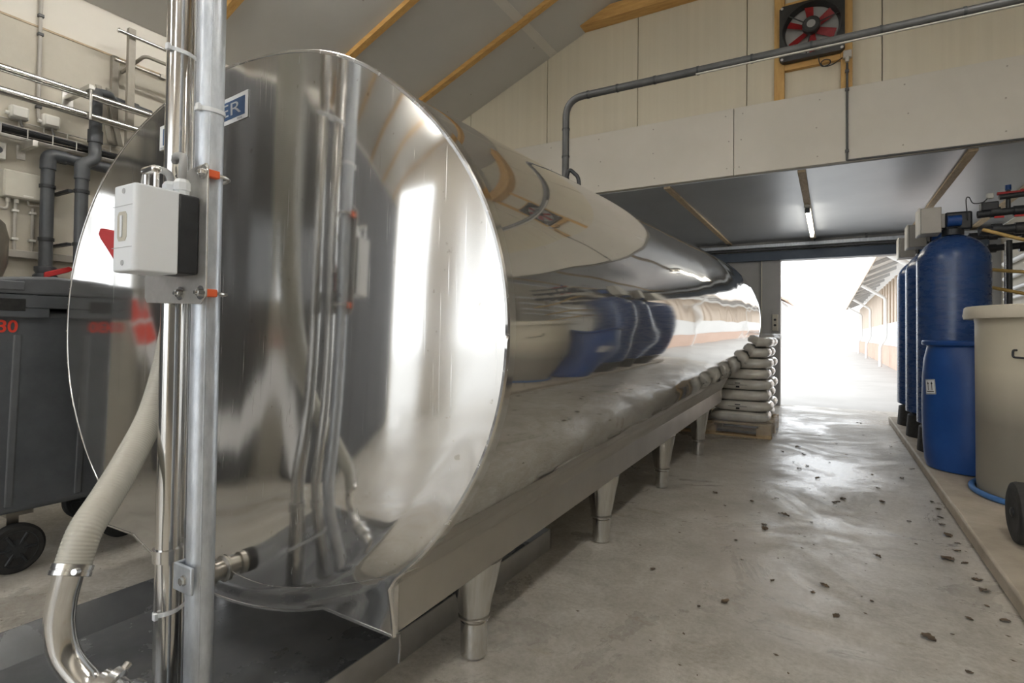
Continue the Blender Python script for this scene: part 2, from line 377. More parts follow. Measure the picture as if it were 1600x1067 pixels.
# rear wall behind the viewer with a wide open doorway
rw = B(); DX0, DX1, DZ = -4.05, 0.6, 3.36
rw.prism([(XL, YB - 0.2, 0), (DX0, YB - 0.2, 0), (DX0, YB - 0.2, zc(DX0)), (XL, YB - 0.2, zc(XL))], (0, 0.2, 0))
rw.prism([(DX1, YB - 0.2, 0), (XR, YB - 0.2, 0), (XR, YB - 0.2, zc(XR)), (DX1, YB - 0.2, zc(DX1))], (0, 0.2, 0))
rw.prism([(DX0, YB - 0.2, DZ), (DX1, YB - 0.2, DZ), (DX1, YB - 0.2, zc(DX1)), (XRIDGE, YB - 0.2, zc(XRIDGE)), (DX0, YB - 0.2, zc(DX0))], (0, 0.2, 0))
rw.box(-2.95, -2.35, YB - 0.2, YB, 0, DZ)  # unseen pier added to break up the doorway's reflection in the end plate
struct(obj('wall_rear', rw, 'wall_white'))

# gable wall above the header: separate cream sandwich panels
gw = sgroup('wall_gable', (-0.9, YH + 0.06, 3.0))
edges = [-4.40, -3.636, -2.638, -1.643, -0.648, 0.352, 1.35, 2.35, 2.60]
for a, b_ in zip(edges[:-1], edges[1:]):
    a2, b2 = a + 0.003, b_ - 0.003
    pts = [(a2, YH + 0.05, 2.9), (b2, YH + 0.05, 2.9), (b2, YH + 0.05, zc(b2) + 0.05)]
    if a2 < XRIDGE < b2: pts.append((XRIDGE, YH + 0.05, zc(XRIDGE) + 0.05))
    pts.append((a2, YH + 0.05, zc(a2) + 0.05))
    obj('panel', B().prism(pts, (0, 0.08, 0)), 'panel_cream', gw, bevel=0.002, seg=1)
obj('panel_backing', B().prism([(-4.4, YH + 0.131, 2.6), (2.6, YH + 0.131, 2.6), (2.6, YH + 0.131, zc(2.6) + 0.05), (XRIDGE, YH + 0.131, zc(XRIDGE) + 0.05), (-4.4, YH + 0.131, zc(-4.4) + 0.05)], (0, 0.03, 0)), 'panel_cream', gw)
# white board header over the annex opening, with screw heads
hw = sgroup('wall_header', (-0.9, YH, 2.452))
hed = [-4.40, -3.246, -0.746, 1.754, 2.60]
for a, b_ in zip(hed[:-1], hed[1:]):
    obj('board', B().box(a + 0.0025, b_ - 0.0025, YH - 0.015, YH + 0.049, 2.452, 3.051), 'board_white', hw, bevel=0.0015, seg=1)
sb = B()
for x in [-3.1, -2.55, -2.0, -1.45, -0.80, -0.69, -0.1, 0.5, 1.1, 1.7]:
    for z in (2.52, 2.76, 2.99):
        sb.lathe((x + random.uniform(-.02, .02), YH - 0.018, z), [(0.006, 0), (0.006, 0.004)], 8, 'Y')
so = obj('screw_heads', sb, 'screw', hw); so['kind'] = 'stuff'
struct(obj('wall_side_return', B().box(XAR, XR, YH + 0.05, YH + 0.2, 0, 2.452), 'wall_concrete'))

# sloping ceiling: separate grey boards between rafters, cover strip along the joint
cl = sgroup('ceiling', (XL, 0, 3.264))
ry = [-4.83, -3.80, -2.76, -1.72, -0.70, 0.34, 1.37, 2.40, 3.445, 4.475]
cuts = [YB] + ry[1:] + [YH + 0.06]
def slope_board(name, x0, x1, y0, y1, off, th, mat, parent):
    z0, z1 = zc(x0) + off, zc(x1) + off
    if x0 < XRIDGE - 1e-6:
        n = Vector((-SL, 0, 1)).normalized() * th
    else: n = Vector((SL, 0, 1)).normalized() * th
    return obj(name, B().hexa([(x0, y0, z0), (x1, y0, z1), (x1, y1, z1), (x0, y1, z0), (x0 + n.x, y0, z0 + n.z), (x1 + n.x, y0, z1 + n.z), (x1 + n.x, y1, z1 + n.z), (x0 + n.x, y1, z0 + n.z)]), mat, parent)
for y0, y1 in zip(cuts[:-1], cuts[1:]):
    for x0, x1 in ((XL, -2.56), (-2.56, XRIDGE)): slope_board('ceiling_board', x0, x1, y0 + 0.002, y1 - 0.002, 0, 0.05, 'ceiling_grey', cl)
    slope_board('ceiling_board', XRIDGE, XR, y0 + 0.002, y1 - 0.002, 0, 0.05, 'ceiling_grey', cl)
slope_board('joint_strip', -2.60, -2.52, YB, YH + 0.04, -0.006, 0.008, 'joint_strip', cl)
for y in ry:
    slope_board('rafter', XL, XRIDGE, y - 0.032, y + 0.032, -0.045, 0.045, 'timber', cl)
    slope_board('rafter', XRIDGE, XR, y - 0.032, y + 0.032, -0.045, 0.045, 'timber', cl)
sb = B()
for k in range(26):
    x = random.uniform(-4.2, -1.5); y = random.choice(ry[6:]) + random.choice([-0.5, 0.45, 0.55, -0.3])
    if y > 5: y = 4.9
    sb.lathe((x, y, zc(x) - 0.004), [(0.008, 0), (0.008, 0.004)], 8, 'Z')
so = obj('screw_heads', sb, 'screw', cl); so['kind'] = 'stuff'
# tie beam against the gable
zb = 4.155
tb = B().prism([(-4.4 + (zb - 3.264) / SL - 0.002, YH - 0.10, zb), (0.15, YH - 0.10, zb), (0.15, YH - 0.10, zb + 0.13), (-4.4 + (zb + 0.13 - 3.264) / SL, YH - 0.10, zb + 0.13)], (0, 0.148, 0))
struct(obj('trim_3', tb, 'timber', bevel=0.004))

# annex ceiling with battens
ac = sgroup('ceiling_annex', (-1.2, 7.0, ZA))
bx = [-1.35, -0.215, 0.915]
aed = [XL, -2.49] + bx + [XAR]
for a, b_ in zip(aed[:-1], aed[1:]):
    obj('ceiling_sheet', B().box(a + 0.002, b_ - 0.002, YH + 0.05, YD, ZA, ZA + 0.05), 'ceiling_annex', ac)
for x in [-2.49] + bx:
    obj('batten', B().box(x - 0.031, x + 0.031, YH + 0.052, YD - 0.02, ZA - 0.022, ZA), 'timber_old', ac, bevel=0.003)
obj('batten', B().box(XAR - 0.32, XAR - 0.25, YH + 0.052, YD - 0.02, ZA - 0.022, ZA), 'timber_old', ac, bevel=0.003)

# far wall with open doorway
fw = B(); OX0, OX1, OZ = -0.645, 1.62, 2.16
fw.box(XL, OX0 - 0.25, YD, YD + 0.18, 0, ZA + 0.05).box(OX1, XAR + 0.2, YD, YD + 0.18, 0, ZA + 0.05).box(OX0 - 0.25, OX1, YD, YD + 0.18, OZ, ZA + 0.05)
struct(obj('wall_far', fw, 'door_grey'))
fj = sgroup('door_1', (OX0, YD - 0.03, 0))
obj('door_frame', B().box(OX0 - 0.25, OX0, YD - 0.03, YD + 0.15, 0, OZ), 'door_grey', fj, bevel=0.004)
obj('jamb_strip', B().box(OX0 - 0.262, OX0 - 0.246, YD - 0.05, YD - 0.02, 0, OZ + 0.02), 'box_beige', fj)
obj('header_beam', B().box(-2.6, OX1 + 0.1, YD - 0.10, YD - 0.005, OZ - 0.005, OZ + 0.125), 'steel_beam', fj, bevel=0.004)
obj('rail', B().box(-2.6, OX1 + 0.1, YD - 0.20, YD - 0.14, OZ + 0.175, OZ + 0.225), 'galvanised', fj, bevel=0.004)
obj('rail', B().box(-2.6, OX1 + 0.1, YD - 0.13, YD - 0.08, OZ + 0.145, OZ + 0.165), 'grey_pvc', fj)
for x in (-1.35, -0.2, 0.42, 0.92): obj('hanger', B().box(x - 0.012, x + 0.012, YD - 0.19, YD - 0.15, OZ + 0.225, ZA), 'grey_pvc', fj)
sw = thing('door_switch', 'small grey switch box on the door jamb above the sacks', 'switch', (-0.715, YD - 0.03, 1.11))
obj('housing', B().box(-0.752, -0.672, YD - 0.075, YD - 0.031, 1.11, 1.35), 'box_beige', sw, bevel=0.006)
obj('button', B().lathe((-0.712, YD - 0.084, 1.27), [(0.018, 0), (0.018, 0.01)], 16, 'Y'), 'black_plastic', sw)
obj('button', B().lathe((-0.712, YD - 0.084, 1.19), [(0.018, 0), (0.018, 0.01)], 16, 'Y'), 'black_plastic', sw)

# ------------------------------------------------------------------ milk cooling tank
TX, TZ, TA, TB_ = -1.64, 1.03, 1.055, 0.815
TY0, TY1 = 1.0, 5.88
TSL, RSL = 0.030, 0.020
def ell(th):
    e = 2 / 2.06
    c, s_ = math.cos(th), math.sin(th)
    x = TA * math.copysign(abs(c) ** e, c); z = TB_ * math.copysign(abs(s_) ** e, s_)
    return x, z
def bulge(x, z):
    """outward (towards -y) bulge of the end sheet"""
    lowf = max(0.0, min(1.0, (z - 0.24) / 0.42)); lowf = lowf * lowf * (3 - 2 * lowf)
    g = 0.076 * math.exp(-((x + 0.97) / 0.34) ** 2 - ((z - 1.0) / 1.25) ** 2) * lowf
    u = (x - TX) / TA; v = (z - TZ) / TB_; fade = max(0.0, min(1.0, (1 - u * u - v * v) / 0.16)); fade = fade * fade * (3 - 2 * fade)
    g += 0.040 * math.exp(-((x + 1.22) / 0.48) ** 2 - ((z - 0.36) / 0.38) ** 2) * fade
    g += 0.0030 * noise.noise(Vector((x * 2.6, z * 0.9, 3.1)))
    g += 0.0008 * noise.noise(Vector((x * 9.0, z * 0.7, 7.7))) + 0.00012 * noise.noise(Vector((x * 22.0, z * 1.1, 1.7)))
    return g
milk = thing('milk_tank', 'large stainless steel milk cooling tank lying on conical legs', 'milk tank', (TX, 3.4, 0))
RX0, RX1 = -1.152, -0.905   # right rail
LX0, LX1 = 2 * TX - RX1, 2 * TX - RX0
foot_r = [(RX1, 0.42), (RX1, 0.297), (RX0, 0.302)]
def inpoly_ray(poly, cx, cz, th):
    best = 0; dx, dz = math.cos(th), math.sin(th); n = len(poly)
    for i in range(n):
        ax_, az = poly[i]; bx_, bz = poly[(i + 1) % n]
        ex, ez = bx_ - ax_, bz - az; den = dx * ez - dz * ex
        if abs(den) < 1e-9: continue
        t = ((ax_ - cx) * ez - (az - cz) * ex) / den; q = ((ax_ - cx) * dz - (az - cz) * dx) / den
        if t > 0 and -1e-6 <= q <= 1 + 1e-6: best = max(best, t)
    return best
polyr = [(TX + 0.3, 0.7), (-0.80, 0.56), (RX1, 0.42), (RX1, 0.297), (RX0, 0.302)]
polyl = [(2 * TX - x, z) for x, z in polyr]
angs = set(round(2 * math.pi * i / 360, 5) for i in range(360))
for pl in (polyr, polyl):
    for x, z in pl[2:]: angs.add(round(math.atan2(z - TZ, x - TX) % (2 * math.pi), 5))
angs = sorted(angs)
def outline(th):
    ex, ez = ell(th); t0 = math.atan2(ez, ex)
    # radius of the superellipse along direction th
    c, s_ = abs(math.cos(th)), abs(math.sin(th)); p = 2.06
    r = ((c / TA) ** p + (s_ / TB_) ** p) ** (-1 / p)
    return max(r, inpoly_ray(polyr, TX, TZ, th), inpoly_ray(polyl, TX, TZ, th))
pb = B(); NR = 80; rings = []
for k in range(1, NR + 1):
    f = (k / NR) ** 0.85; rg = []
    for th in angs:
        r = outline(th) * f; x = TX + r * math.cos(th); z = TZ + r * math.sin(th)
        rg.append(pb.bm.verts.new((x, TY0 - bulge(x, z), z)))
    rings.append(rg)
cv = pb.bm.verts.new((TX, TY0 - bulge(TX, TZ), TZ))
n = len(angs)
for i in range(n): pb.bm.faces.new((cv, rings[0][i], rings[0][(i + 1) % n]))
for a, b_ in zip(rings[:-1], rings[1:]): pb.bridge(a, b_)
back = [pb.bm.verts.new((v.co.x, TY0 + 0.016, v.co.z)) for v in rings[-1]]
pb.bridge(rings[-1], back)
obj('end_plate', pb, 'tank_front_steel', milk, angle=50)
# rolled edge of the end plate
rim = B(); rim.tube([(TX + outline(t) * math.cos(t), TY0 + 0.003 - bulge(TX + outline(t) * math.cos(t), TZ + outline(t) * math.sin(t)), TZ + outline(t) * math.sin(t)) for t in angs], 0.006, 6, closed=True)
obj('rim', rim, 'steel_bright', milk)
# body
bb = B(); NT, NY = 176, 90; rings = []
for j in range(NY + 1):
    y = TY0 + 0.010 + (TY1 - TY0 - 0.010) * j / NY; rg = []
    for i in range(NT):
        th = 2 * math.pi * i / NT; ex, ez = ell(th); k = 0.990
        d = 0.0022 * noise.noise(Vector((0.5, y * 1.5, th * 2.2))) + 0.0012 * noise.noise(Vector((4.5, y * 4.0, th * 3.0)))
        low = max(0.0, -math.sin(th + 0.15)); d += low * 0.002 * noise.noise(Vector((9.1, y * 2.3, th * 5.0)))
        wv = min(1.0, j / 6.0)
        k += d * wv
        rg.append(bb.bm.verts.new((TX + ex * k, y, TZ + TSL * (y - TY0) + ez * k)))
    rings.append(rg)
for a, b_ in zip(rings[:-1], rings[1:]): bb.bridge(a, b_)
for k, dy in ((0.97, 0.015), (0.90, 0.03), (0.5, 0.04)):
    y = TY1 + dy
    rg = [bb.bm.verts.new((TX + ell(2 * math.pi * i / NT)[0] * k, y, TZ + TSL * (y - TY0) + ell(2 * math.pi * i / NT)[1] * k)) for i in range(NT)]
    bb.bridge(rings[-1], rg); rings.append(rg)
bb.bm.faces.new(rings[-1])
obj('shell', bb, 'tank_body_steel', milk, angle=60)
for x0, x1 in ((RX0, RX1), (LX0, LX1)):
    y0, y1 = TY0 + 0.012, 5.55; s0, s1 = RSL * (y0 - 1), RSL * (y1 - 1)
    # a U shaped carrying rail, its top inside the belly
    hb = B().hexa([(x0, y0, 0.300 + s0), (x1, y0, 0.300 + s0), (x1, y1, 0.300 + s1), (x0, y1, 0.300 + s1), (x0, y0, 0.42 + s0), (x1, y0, 0.42 + s0), (x1, y1, 0.42 + s1), (x0, y1, 0.42 + s1)])
    obj('carrying_rail', hb, 'steel_rail', milk, bevel=0.003)
    # sloping apron from the rail up to the belly
    xo = x1 if x0 > TX else x0; xi = TX + (xo - TX) * 1.10; sg = 1 if x0 > TX else -1
    ab = B().hexa([(xo - sg * 0.004, y0, 0.418 + s0), (xo, y0, 0.418 + s0), (xo, y1, 0.418 + s1), (xo - sg * 0.004, y1, 0.418 + s1),
                   (xo + sg * 0.070, y0, 0.525 + s0), (xo + sg * 0.074, y0, 0.525 + s0), (xo + sg * 0.074, y1, 0.525 + s1 + 0.04), (xo + sg * 0.070, y1, 0.525 + s1 + 0.04)])
    obj('apron', ab, 'steel_rail', milk)
    for yl in (1.464, 2.585, 3.71, 4.885):
        xc = x1 - 0.080 if x0 > TX else x0 + 0.080; zt = 0.302 + RSL * (yl - 1)
        lb = B().lathe((xc, yl, 0), [(0.040, 0.128), (0.049, 0.136), (0.052, 0.155), (0.088, zt)], 40)
        leg = obj('leg', lb, 'steel_tube', milk)
        fb = B().lathe((xc, yl, 0), [(0.034, 0.0), (0.043, 0.006), (0.044, 0.112), (0.040, 0.116), (0.040, 0.129)], 36)
        obj('foot', fb, 'steel_tube', leg)
        wb = B().lathe((xc, yl, 0), [(0.046, 0.121), (0.052, 0.124), (0.052, 0.129), (0.046, 0.132)], 32)
        obj('collar', wb, 'steel_dull', leg)
        hb = B().lathe((xc + 0.058 * 0.55, yl - 0.058 * 0.83, 0.215 + RSL * (yl - 1)), [(0.006, -0.006), (0.006, 0.006)], 12, (0.55, -0.83, 0.3))
        obj('drain_hole', hb, 'black_plastic', leg)
# scratches of the fold on the end plate: thin weld seam across the bottom
def plate_pt(x, z, off=0.002): return (x, TY0 - bulge(x, z) - off, z)
ws = B(); ws.tube([plate_pt(q.x, q.z, 0.0006) for q in smooth_path([(-1.535, 0, 0.325), (-1.434, 0, 0.323), (-1.314, 0, 0.335), (-1.08, 0, 0.391), (-0.875, 0, 0.462), (-0.80, 0, 0.50)], 8)], 0.0009, 5)
obj('weld_seam', ws, 'steel_bright', milk)
# outlet valve low on the end plate
ov = B().lathe((-1.545, TY0 - bulge(-1.545, 0.325) - 0.002, 0.325), [(0.038, 0.0), (0.038, -0.006), (0.028, -0.010), (0.027, -0.035), (0.034, -0.038), (0.034, -0.052), (0.022, -0.054)], 32, 'Y')
outlet = obj('outlet', ov, 'steel_dull', milk)
obj('outlet_cap', B().lathe((-1.545, TY0 - bulge(-1.545, 0.325) - 0.056, 0.325), [(0.036, 0.0), (0.036, -0.020), (0.02, -0.024)], 28, 'Y'), 'rubber', outlet)
# brand sign, bonded to the sheet
s0 = Vector((-2.006, 0, 1.687)); s1 = Vector((-1.505, 0, 1.709))
def sign_quad(b, x0, x1, h0, off):
    N = 12; tops, bots = [], []
    for i in range(N + 1):
        x = x0 + (x1 - x0) * i / N; zc_ = 1.687 + (x + 2.006) / 0.501 * 0.022
        tops.append(plate_pt(x, zc_ + h0, off)); bots.append(plate_pt(x, zc_ - h0, off))
    tv = [b.bm.verts.new(p) for p in tops]; bv = [b.bm.verts.new(p) for p in bots]
    tv2 = [b.bm.verts.new(Vector(p) + Vector((0, 0.0015, 0))) for p in tops]; bv2 = [b.bm.verts.new(Vector(p) + Vector((0, 0.0015, 0))) for p in bots]
    for i in range(N):
        b.bm.faces.new((bv[i], bv[i + 1], tv[i + 1], tv[i])); b.bm.faces.new((tv[i], tv[i + 1], tv2[i + 1], tv2[i])); b.bm.faces.new((bv2[i], bv2[i + 1], bv[i + 1], bv[i]))
    b.bm.faces.new((tv[0], tv2[0], bv2[0], bv[0])); b.bm.faces.new((tv[N], bv[N], bv2[N], tv2[N])); return b
plate = obj('name_plate', sign_quad(B(), -2.006, -1.505, 0.0415, 0.003), 'sign_white', milk)
obj('blue_field', sign_quad(B(), -1.984, -1.520, 0.028, 0.0042), 'sign_blue', plate)
mt = frame((-1.752, TY0 - bulge(-1.75, 1.70) - 0.0055, 1.698), (0.999, 0.0, 0.044), (-0.044, 0, 0.999))
tx = text('lettering', 'MUELLER', 0.056, 'sign_white', mt, plate, sx=1.52)
_o = wloc(plate)
_xs = [v.co.x for v in tx.data.vertices]; _c = (min(_xs) + max(_xs)) / 2; _k = 0.425 / (max(_xs) - min(_xs))
for v in tx.data.vertices: v.co.x = (v.co.x - _c) * _k + _c
for v in tx.data.vertices:
    v.co.y = TY0 - bulge(v.co.x + _o.x, v.co.z + _o.z) - 0.0052 - _o.y
for nm, xx, zz in (('small_print', -1.545, 1.672), ('small_print', -1.985, 1.651)):
    obj(nm, B().box(xx - 0.012, xx + 0.012, TY0 - bulge(xx, zz) - 0.0052, TY0 - bulge(xx, zz) - 0.0045, zz - 0.002, zz + 0.002), 'grey_print', plate)

# ------------------------------------------------------------------ drip tray
tray = thing('drip_tray', 'low dark steel drip tray lying on the floor under the tank end', 'tray', (-1.67, 1.2, 0))
TX0, TX1, TYa, TYb, TH = -2.19, -1.155, 0.05, 2.36, 0.095
obj('tray_bottom', B().box(TX0 + 0.060, TX1 - 0.003, TYa + 0.003, TYb - 0.003, 0.0, 0.008), 'tray_steel', tray)
obj('tray_wall', B().box(TX1 - 0.004, TX1, TYa, TYb, 0.0, TH), 'tray_side', tray)
obj('tray_wall', B().hexa([(TX0 + 0.060, TYa, 0), (TX0 + 0.064, TYa, 0), (TX0 + 0.064, TYb, 0), (TX0 + 0.060, TYb, 0), (TX0, TYa, TH), (TX0 + 0.004, TYa, TH), (TX0 + 0.004, TYb, TH), (TX0, TYb, TH)]), 'tray_steel', tray)
obj('tray_wall', B().box(TX0, TX1, TYb - 0.004, TYb, 0.0, TH), 'tray_side', tray)
obj('tray_wall', B().box(TX0, TX1, TYa, TYa + 0.004, 0.0, TH), 'tray_side', tray)
obj('weld', B().tube([(TX1 + 0.001, 1.30, 0.004), (TX1 + 0.001, 1.305, 0.05), (TX1 + 0.001, 1.30, 0.092)], 0.004, 8), 'steel_bright', tray)

# ------------------------------------------------------------------ upright pipes
PTOP = 4.45
gp = thing('galvanised_post', 'dull grey galvanised upright post carrying the white switch box', 'post', (-1.273, 0.742, 0.008))
obj('pipe', B().tube([(-1.273, 0.742, 0.0095), (-1.273, 0.742, PTOP)], 0.0302, 40), 'galvanised', gp)
obj('weld_seam', B().tube([(-1.2468, 0.7275, 0.02), (-1.2468, 0.7275, PTOP - 0.02)], 0.0018, 6), 'galvanised', gp)
# saddle clamp low down
cb = B().box(-1.310, -1.236, 0.700, 0.708, 0.430, 0.492).box(-1.310, -1.304, 0.700, 0.76, 0.430, 0.492)
cl_ = obj('saddle_clamp', cb, 'galvanised', gp, bevel=0.004)
obj('bolt', B().lathe((-1.262, 0.700, 0.461), [(0.013, 0), (0.013, -0.003), (0.009, -0.004), (0.009, -0.010)], 6, 'Y'), 'steel_bright', cl_)
def cable_tie(name, cpts, z, tilt, label, mat='white_dull'):
    o = thing(name, label, 'cable tie', (cpts[0][0], cpts[0][1], z), 'white cable ties around the pipes')
    return o
def hull_loop(circles, z, tilt, grow=0.002):
    pts = []
    for c, r in circles:
        for i in range(48):
            a = 2 * math.pi * i / 48; pts.append((c[0] + (r + grow) * math.cos(a), c[1] + (r + grow) * math.sin(a)))
    pts.sort()
    def half(ps):
        h = []
        for p in ps:
            while len(h) >= 2 and (h[-1][0] - h[-2][0]) * (p[1] - h[-2][1]) - (h[-1][1] - h[-2][1]) * (p[0] - h[-2][0]) <= 0: h.pop()
            h.append(p)
        return h
    lo = half(pts); up = half(pts[::-1]); hp = lo[:-1] + up[:-1]
    out = []
    for i in range(len(hp)):
        a, b_ = hp[i], hp[(i + 1) % len(hp)]; d = math.dist(a, b_); m = max(1, int(d / 0.012))
        for k in range(m): out.append((a[0] + (b_[0] - a[0]) * k / m, a[1] + (b_[1] - a[1]) * k / m))
    x0 = circles[0][0][0]
    return [(x, y, z + tilt * (x - x0)) for x, y in out]
def band(b, loop, h, th):
    n = len(loop); A = []; 
    cx = sum(p[0] for p in loop) / n; cy = sum(p[1] for p in loop) / n
    def off(p, t):
        d = Vector((p[0] - cx, p[1] - cy, 0)).normalized() * t; return (p[0] + d.x, p[1] + d.y, p[2])
    r = []
    for t, dz in ((0, -h / 2), (th, -h / 2), (th, h / 2), (0, h / 2)):
        r.append([b.bm.verts.new(Vector(off(p, t)) + Vector((0, 0, dz))) for p in loop])
    for i in range(4): b.bridge(r[i], r[(i + 1) % 4])
    return b
C1, R1 = (-1.406, 0.738), 0.0270
C2, R2 = (-1.459, 0.806), 0.0255
CG, RG = (-1.273, 0.742), 0.0302
sp = thing('milk_pipe', 'polished stainless milk pipe standing upright beside the galvanised post', 'pipe', (C1[0], C1[1], 0.008))
obj('pipe', B().tube([(*C1, 0.0095), (*C1, PTOP)], R1, 40), 'steel_tube', sp)
obj('union_band', band(B(), hull_loop([(C1, R1)], 0.478, 0, 0.0005), 0.030, 0.005), 'steel_bright', sp)
sp2 = thing('milk_pipe', 'stainless milk pipe half hidden behind the polished one', 'pipe', (C2[0], C2[1], 0.008))
obj('pipe', B().tube([(*C2, 0.0095), (*C2, PTOP)], R2, 36), 'steel_tube', sp2)
obj('union_band', band(B(), hull_loop([(C2, R2)], 0.478, 0, 0.0005), 0.030, 0.005), 'steel_bright', sp2)
for circ, z, tl, lab in (([(C1, R1), (C2, R2)], 1.722, -0.30, 'white cable tie around both stainless pipes, highest on them'),
                         ([(C1, R1), (C2, R2)], 0.338, 0.18, 'white cable tie around both stainless pipes, just above the tray'),
                         ([(CG, RG)], 1.545, -0.10, 'white cable tie around the galvanised post only')):
    t = thing('cable_tie', lab, 'cable tie', (circ[0][0][0], circ[0][0][1], z), 'white cable ties on the upright pipes')
    obj('strap', band(B(), hull_loop(circ, z, tl, 0.0008), 0.010, 0.0018), 'white_plastic', t)
    hx = circ[0][0][0] + 0.012; hy = circ[0][0][1] - circ[0][1] - 0.006
    obj('tie_head', B().box(hx - 0.006, hx + 0.006, hy - 0.003, hy + 0.005, z + tl * 0.012 - 0.008, z + tl * 0.012 + 0.008), 'white_plastic', t, bevel=0.001)

# bracket plate and switch box on the post
br = thing('bracket_plate', 'bent grey steel bracket plate bolted to the galvanised post', 'bracket', (-1.30, 0.708, 1.09))
prof = [(-1.478, 1.108), (-1.468, 1.094), (-1.236, 1.087), (-1.214, 1.105), (-1.217, 1.400), (-1.224, 1.408), (-1.296, 1.408), (-1.306, 1.398), (-1.306, 1.352), (-1.330, 1.335), (-1.478, 1.335)]
prof = [(-1.478, 1.108), (-1.468, 1.094), (-1.236, 1.087), (-1.214, 1.105), (-1.217, 1.400), (-1.224, 1.408), (-1.288, 1.402), (-1.306, 1.392), (-1.306, 1.165), (-1.478, 1.165)]
obj('plate', B().prism([(x, 0.7065, z) for x, z in prof], (0, 0.004, 0)), 'zinc_bracket', br, bevel=0.001)
for zz in (1.113, 1.387):
    ub = obj('u_bolt', B().tube(bend([(-1.315, 0.690, zz), (-1.315, 0.742, zz)], 0.02) + [(-1.273 - 0.042 * math.cos(a), 0.742 + 0.042 * math.sin(a), zz - 0.004 * 0) for a in [math.pi * i / 16 for i in range(1, 16)]] + [(-1.231, 0.742, zz), (-1.231, 0.690, zz)], 0.0042, 10), 'steel_bright', br)
    obj('u_bolt_cap', B().box(-1.238, -1.222, 0.7112, 0.740, zz - 0.009, zz + 0.009), 'orange_plastic', ub, bevel=0.003)
    for xx in (-1.315, -1.231):
        if zz > 1.3 and xx < -1.3: continue
        obj('washer', B().lathe((xx, 0.7063, zz), [(0.016, 0), (0.016, -0.0025)], 28, 'Y'), 'steel_bright', ub)
        obj('nut', B().lathe((xx, 0.7035, zz), [(0.0085, 0), (0.0085, -0.008), (0.006, -0.009)], 6, 'Y'), 'steel_bright', ub)
bxm = thing('switch_box', 'white motor switch box with black back on the bracket plate', 'switch box', (-1.29, 0.64, 1.15))
X0, X1, Y0, Y1, Z0, Z1 = -1.340, -1.243, 0.571, 0.706, 1.150, 1.334
ch = 0.012
cb = B().prism([(X0, Y0 + 0.016, Z0), (X0, Y0 + 0.090, Z0), (X1, Y0 + 0.090, Z0), (X1, Y0 + 0.006, Z0), (X1 - 0.006, Y0, Z0), (X0 + ch, Y0, Z0)], (0, 0, Z1 - Z0))
cover = obj('cover', cb, 'white_plastic', bxm, bevel=0.004, seg=3)
obj('back_half', B().box(X0 + 0.002, X1 - 0.002, Y0 + 0.0905, Y1, Z0 + 0.003, Z1 - 0.003), 'black_plastic', bxm, bevel=0.004)
obj('window', B().prism([(X0 + 0.030, Y0 - 0.0012, 1.222), (X0 + 0.036, Y0 - 0.0012, 1.214), (X0 + 0.062, Y0 - 0.0012, 1.214), (X0 + 0.068, Y0 - 0.0012, 1.222), (X0 + 0.068, Y0 - 0.0012, 1.268), (X0 + 0.062, Y0 - 0.0012, 1.276), (X0 + 0.036, Y0 - 0.0012, 1.276), (X0 + 0.030, Y0 - 0.0012, 1.268)], (0, 0.002, 0)), 'box_beige', cover)
obj('switch_lever', B().box(X0 + 0.045, X0 + 0.053, Y0 - 0.004, Y0 - 0.0012, 1.222, 1.268), 'white_plastic', cover, bevel=0.001)
for zz in (1.200, 1.288): obj('groove', B().box(X0 + 0.006, X1 - 0.008, Y0 - 0.0006, Y0 + 0.001, zz, zz + 0.0012), 'grey_print', cover)
for zz in (1.168, 1.320): obj('cover_screw', B().lathe((X0 + 0.052, Y0 + 0.001, zz), [(0.006, 0), (0.006, -0.002)], 14, 'Y'), 'grey_print', cover)
for gx, gy in ((-1.262, 0.675), (-1.305, 0.675)):
    gl = obj('cable_gland', B().lathe((gx, gy, Z1 - 0.004), [(0.016, 0), (0.016, 0.008), (0.0155, 0.010), (0.018, 0.011), (0.018, 0.028), (0.013, 0.036)], 6 if gx < -1.3 else 8), 'white_plastic', bxm, angle=25)
obj('cable', B().tube(smooth_path([(-1.262, 0.675, 1.365), (-1.262, 0.677, 1.40), (-1.285, 0.690, 1.425), (-1.325, 0.695, 1.435), (-1.350, 0.705, 1.430)]), 0.0085, 12), 'grey_cable', bxm)
obj('cable', B().tube(smooth_path([(-1.305, 0.675, 1.365), (-1.307, 0.668, 1.385), (-1.325, 0.650, 1.392), (-1.345, 0.640, 1.375), (-1.350, 0.640, 1.30)]), 0.0080, 12), 'grey_cable', bxm)
# chrome lifting eye / quick clip above the box
hk = thing('spring_clip', 'bright chrome spring clip standing on the white switch box', 'clip', (-1.268, 0.615, Z1))
obj('clip_loop', B().tube(bend([(-1.290, 0.615, Z1 - 0.003), (-1.290, 0.615, Z1 + 0.040), (-1.250, 0.615, Z1 + 0.040), (-1.250, 0.615, Z1 - 0.003)], 0.012), 0.006, 10), 'steel_bright', hk)
obj('clip_bridge', B().box(-1.297, -1.243, 0.604, 0.626, Z1 + 0.030, Z1 + 0.047), 'steel_bright', hk, bevel=0.007, seg=3)
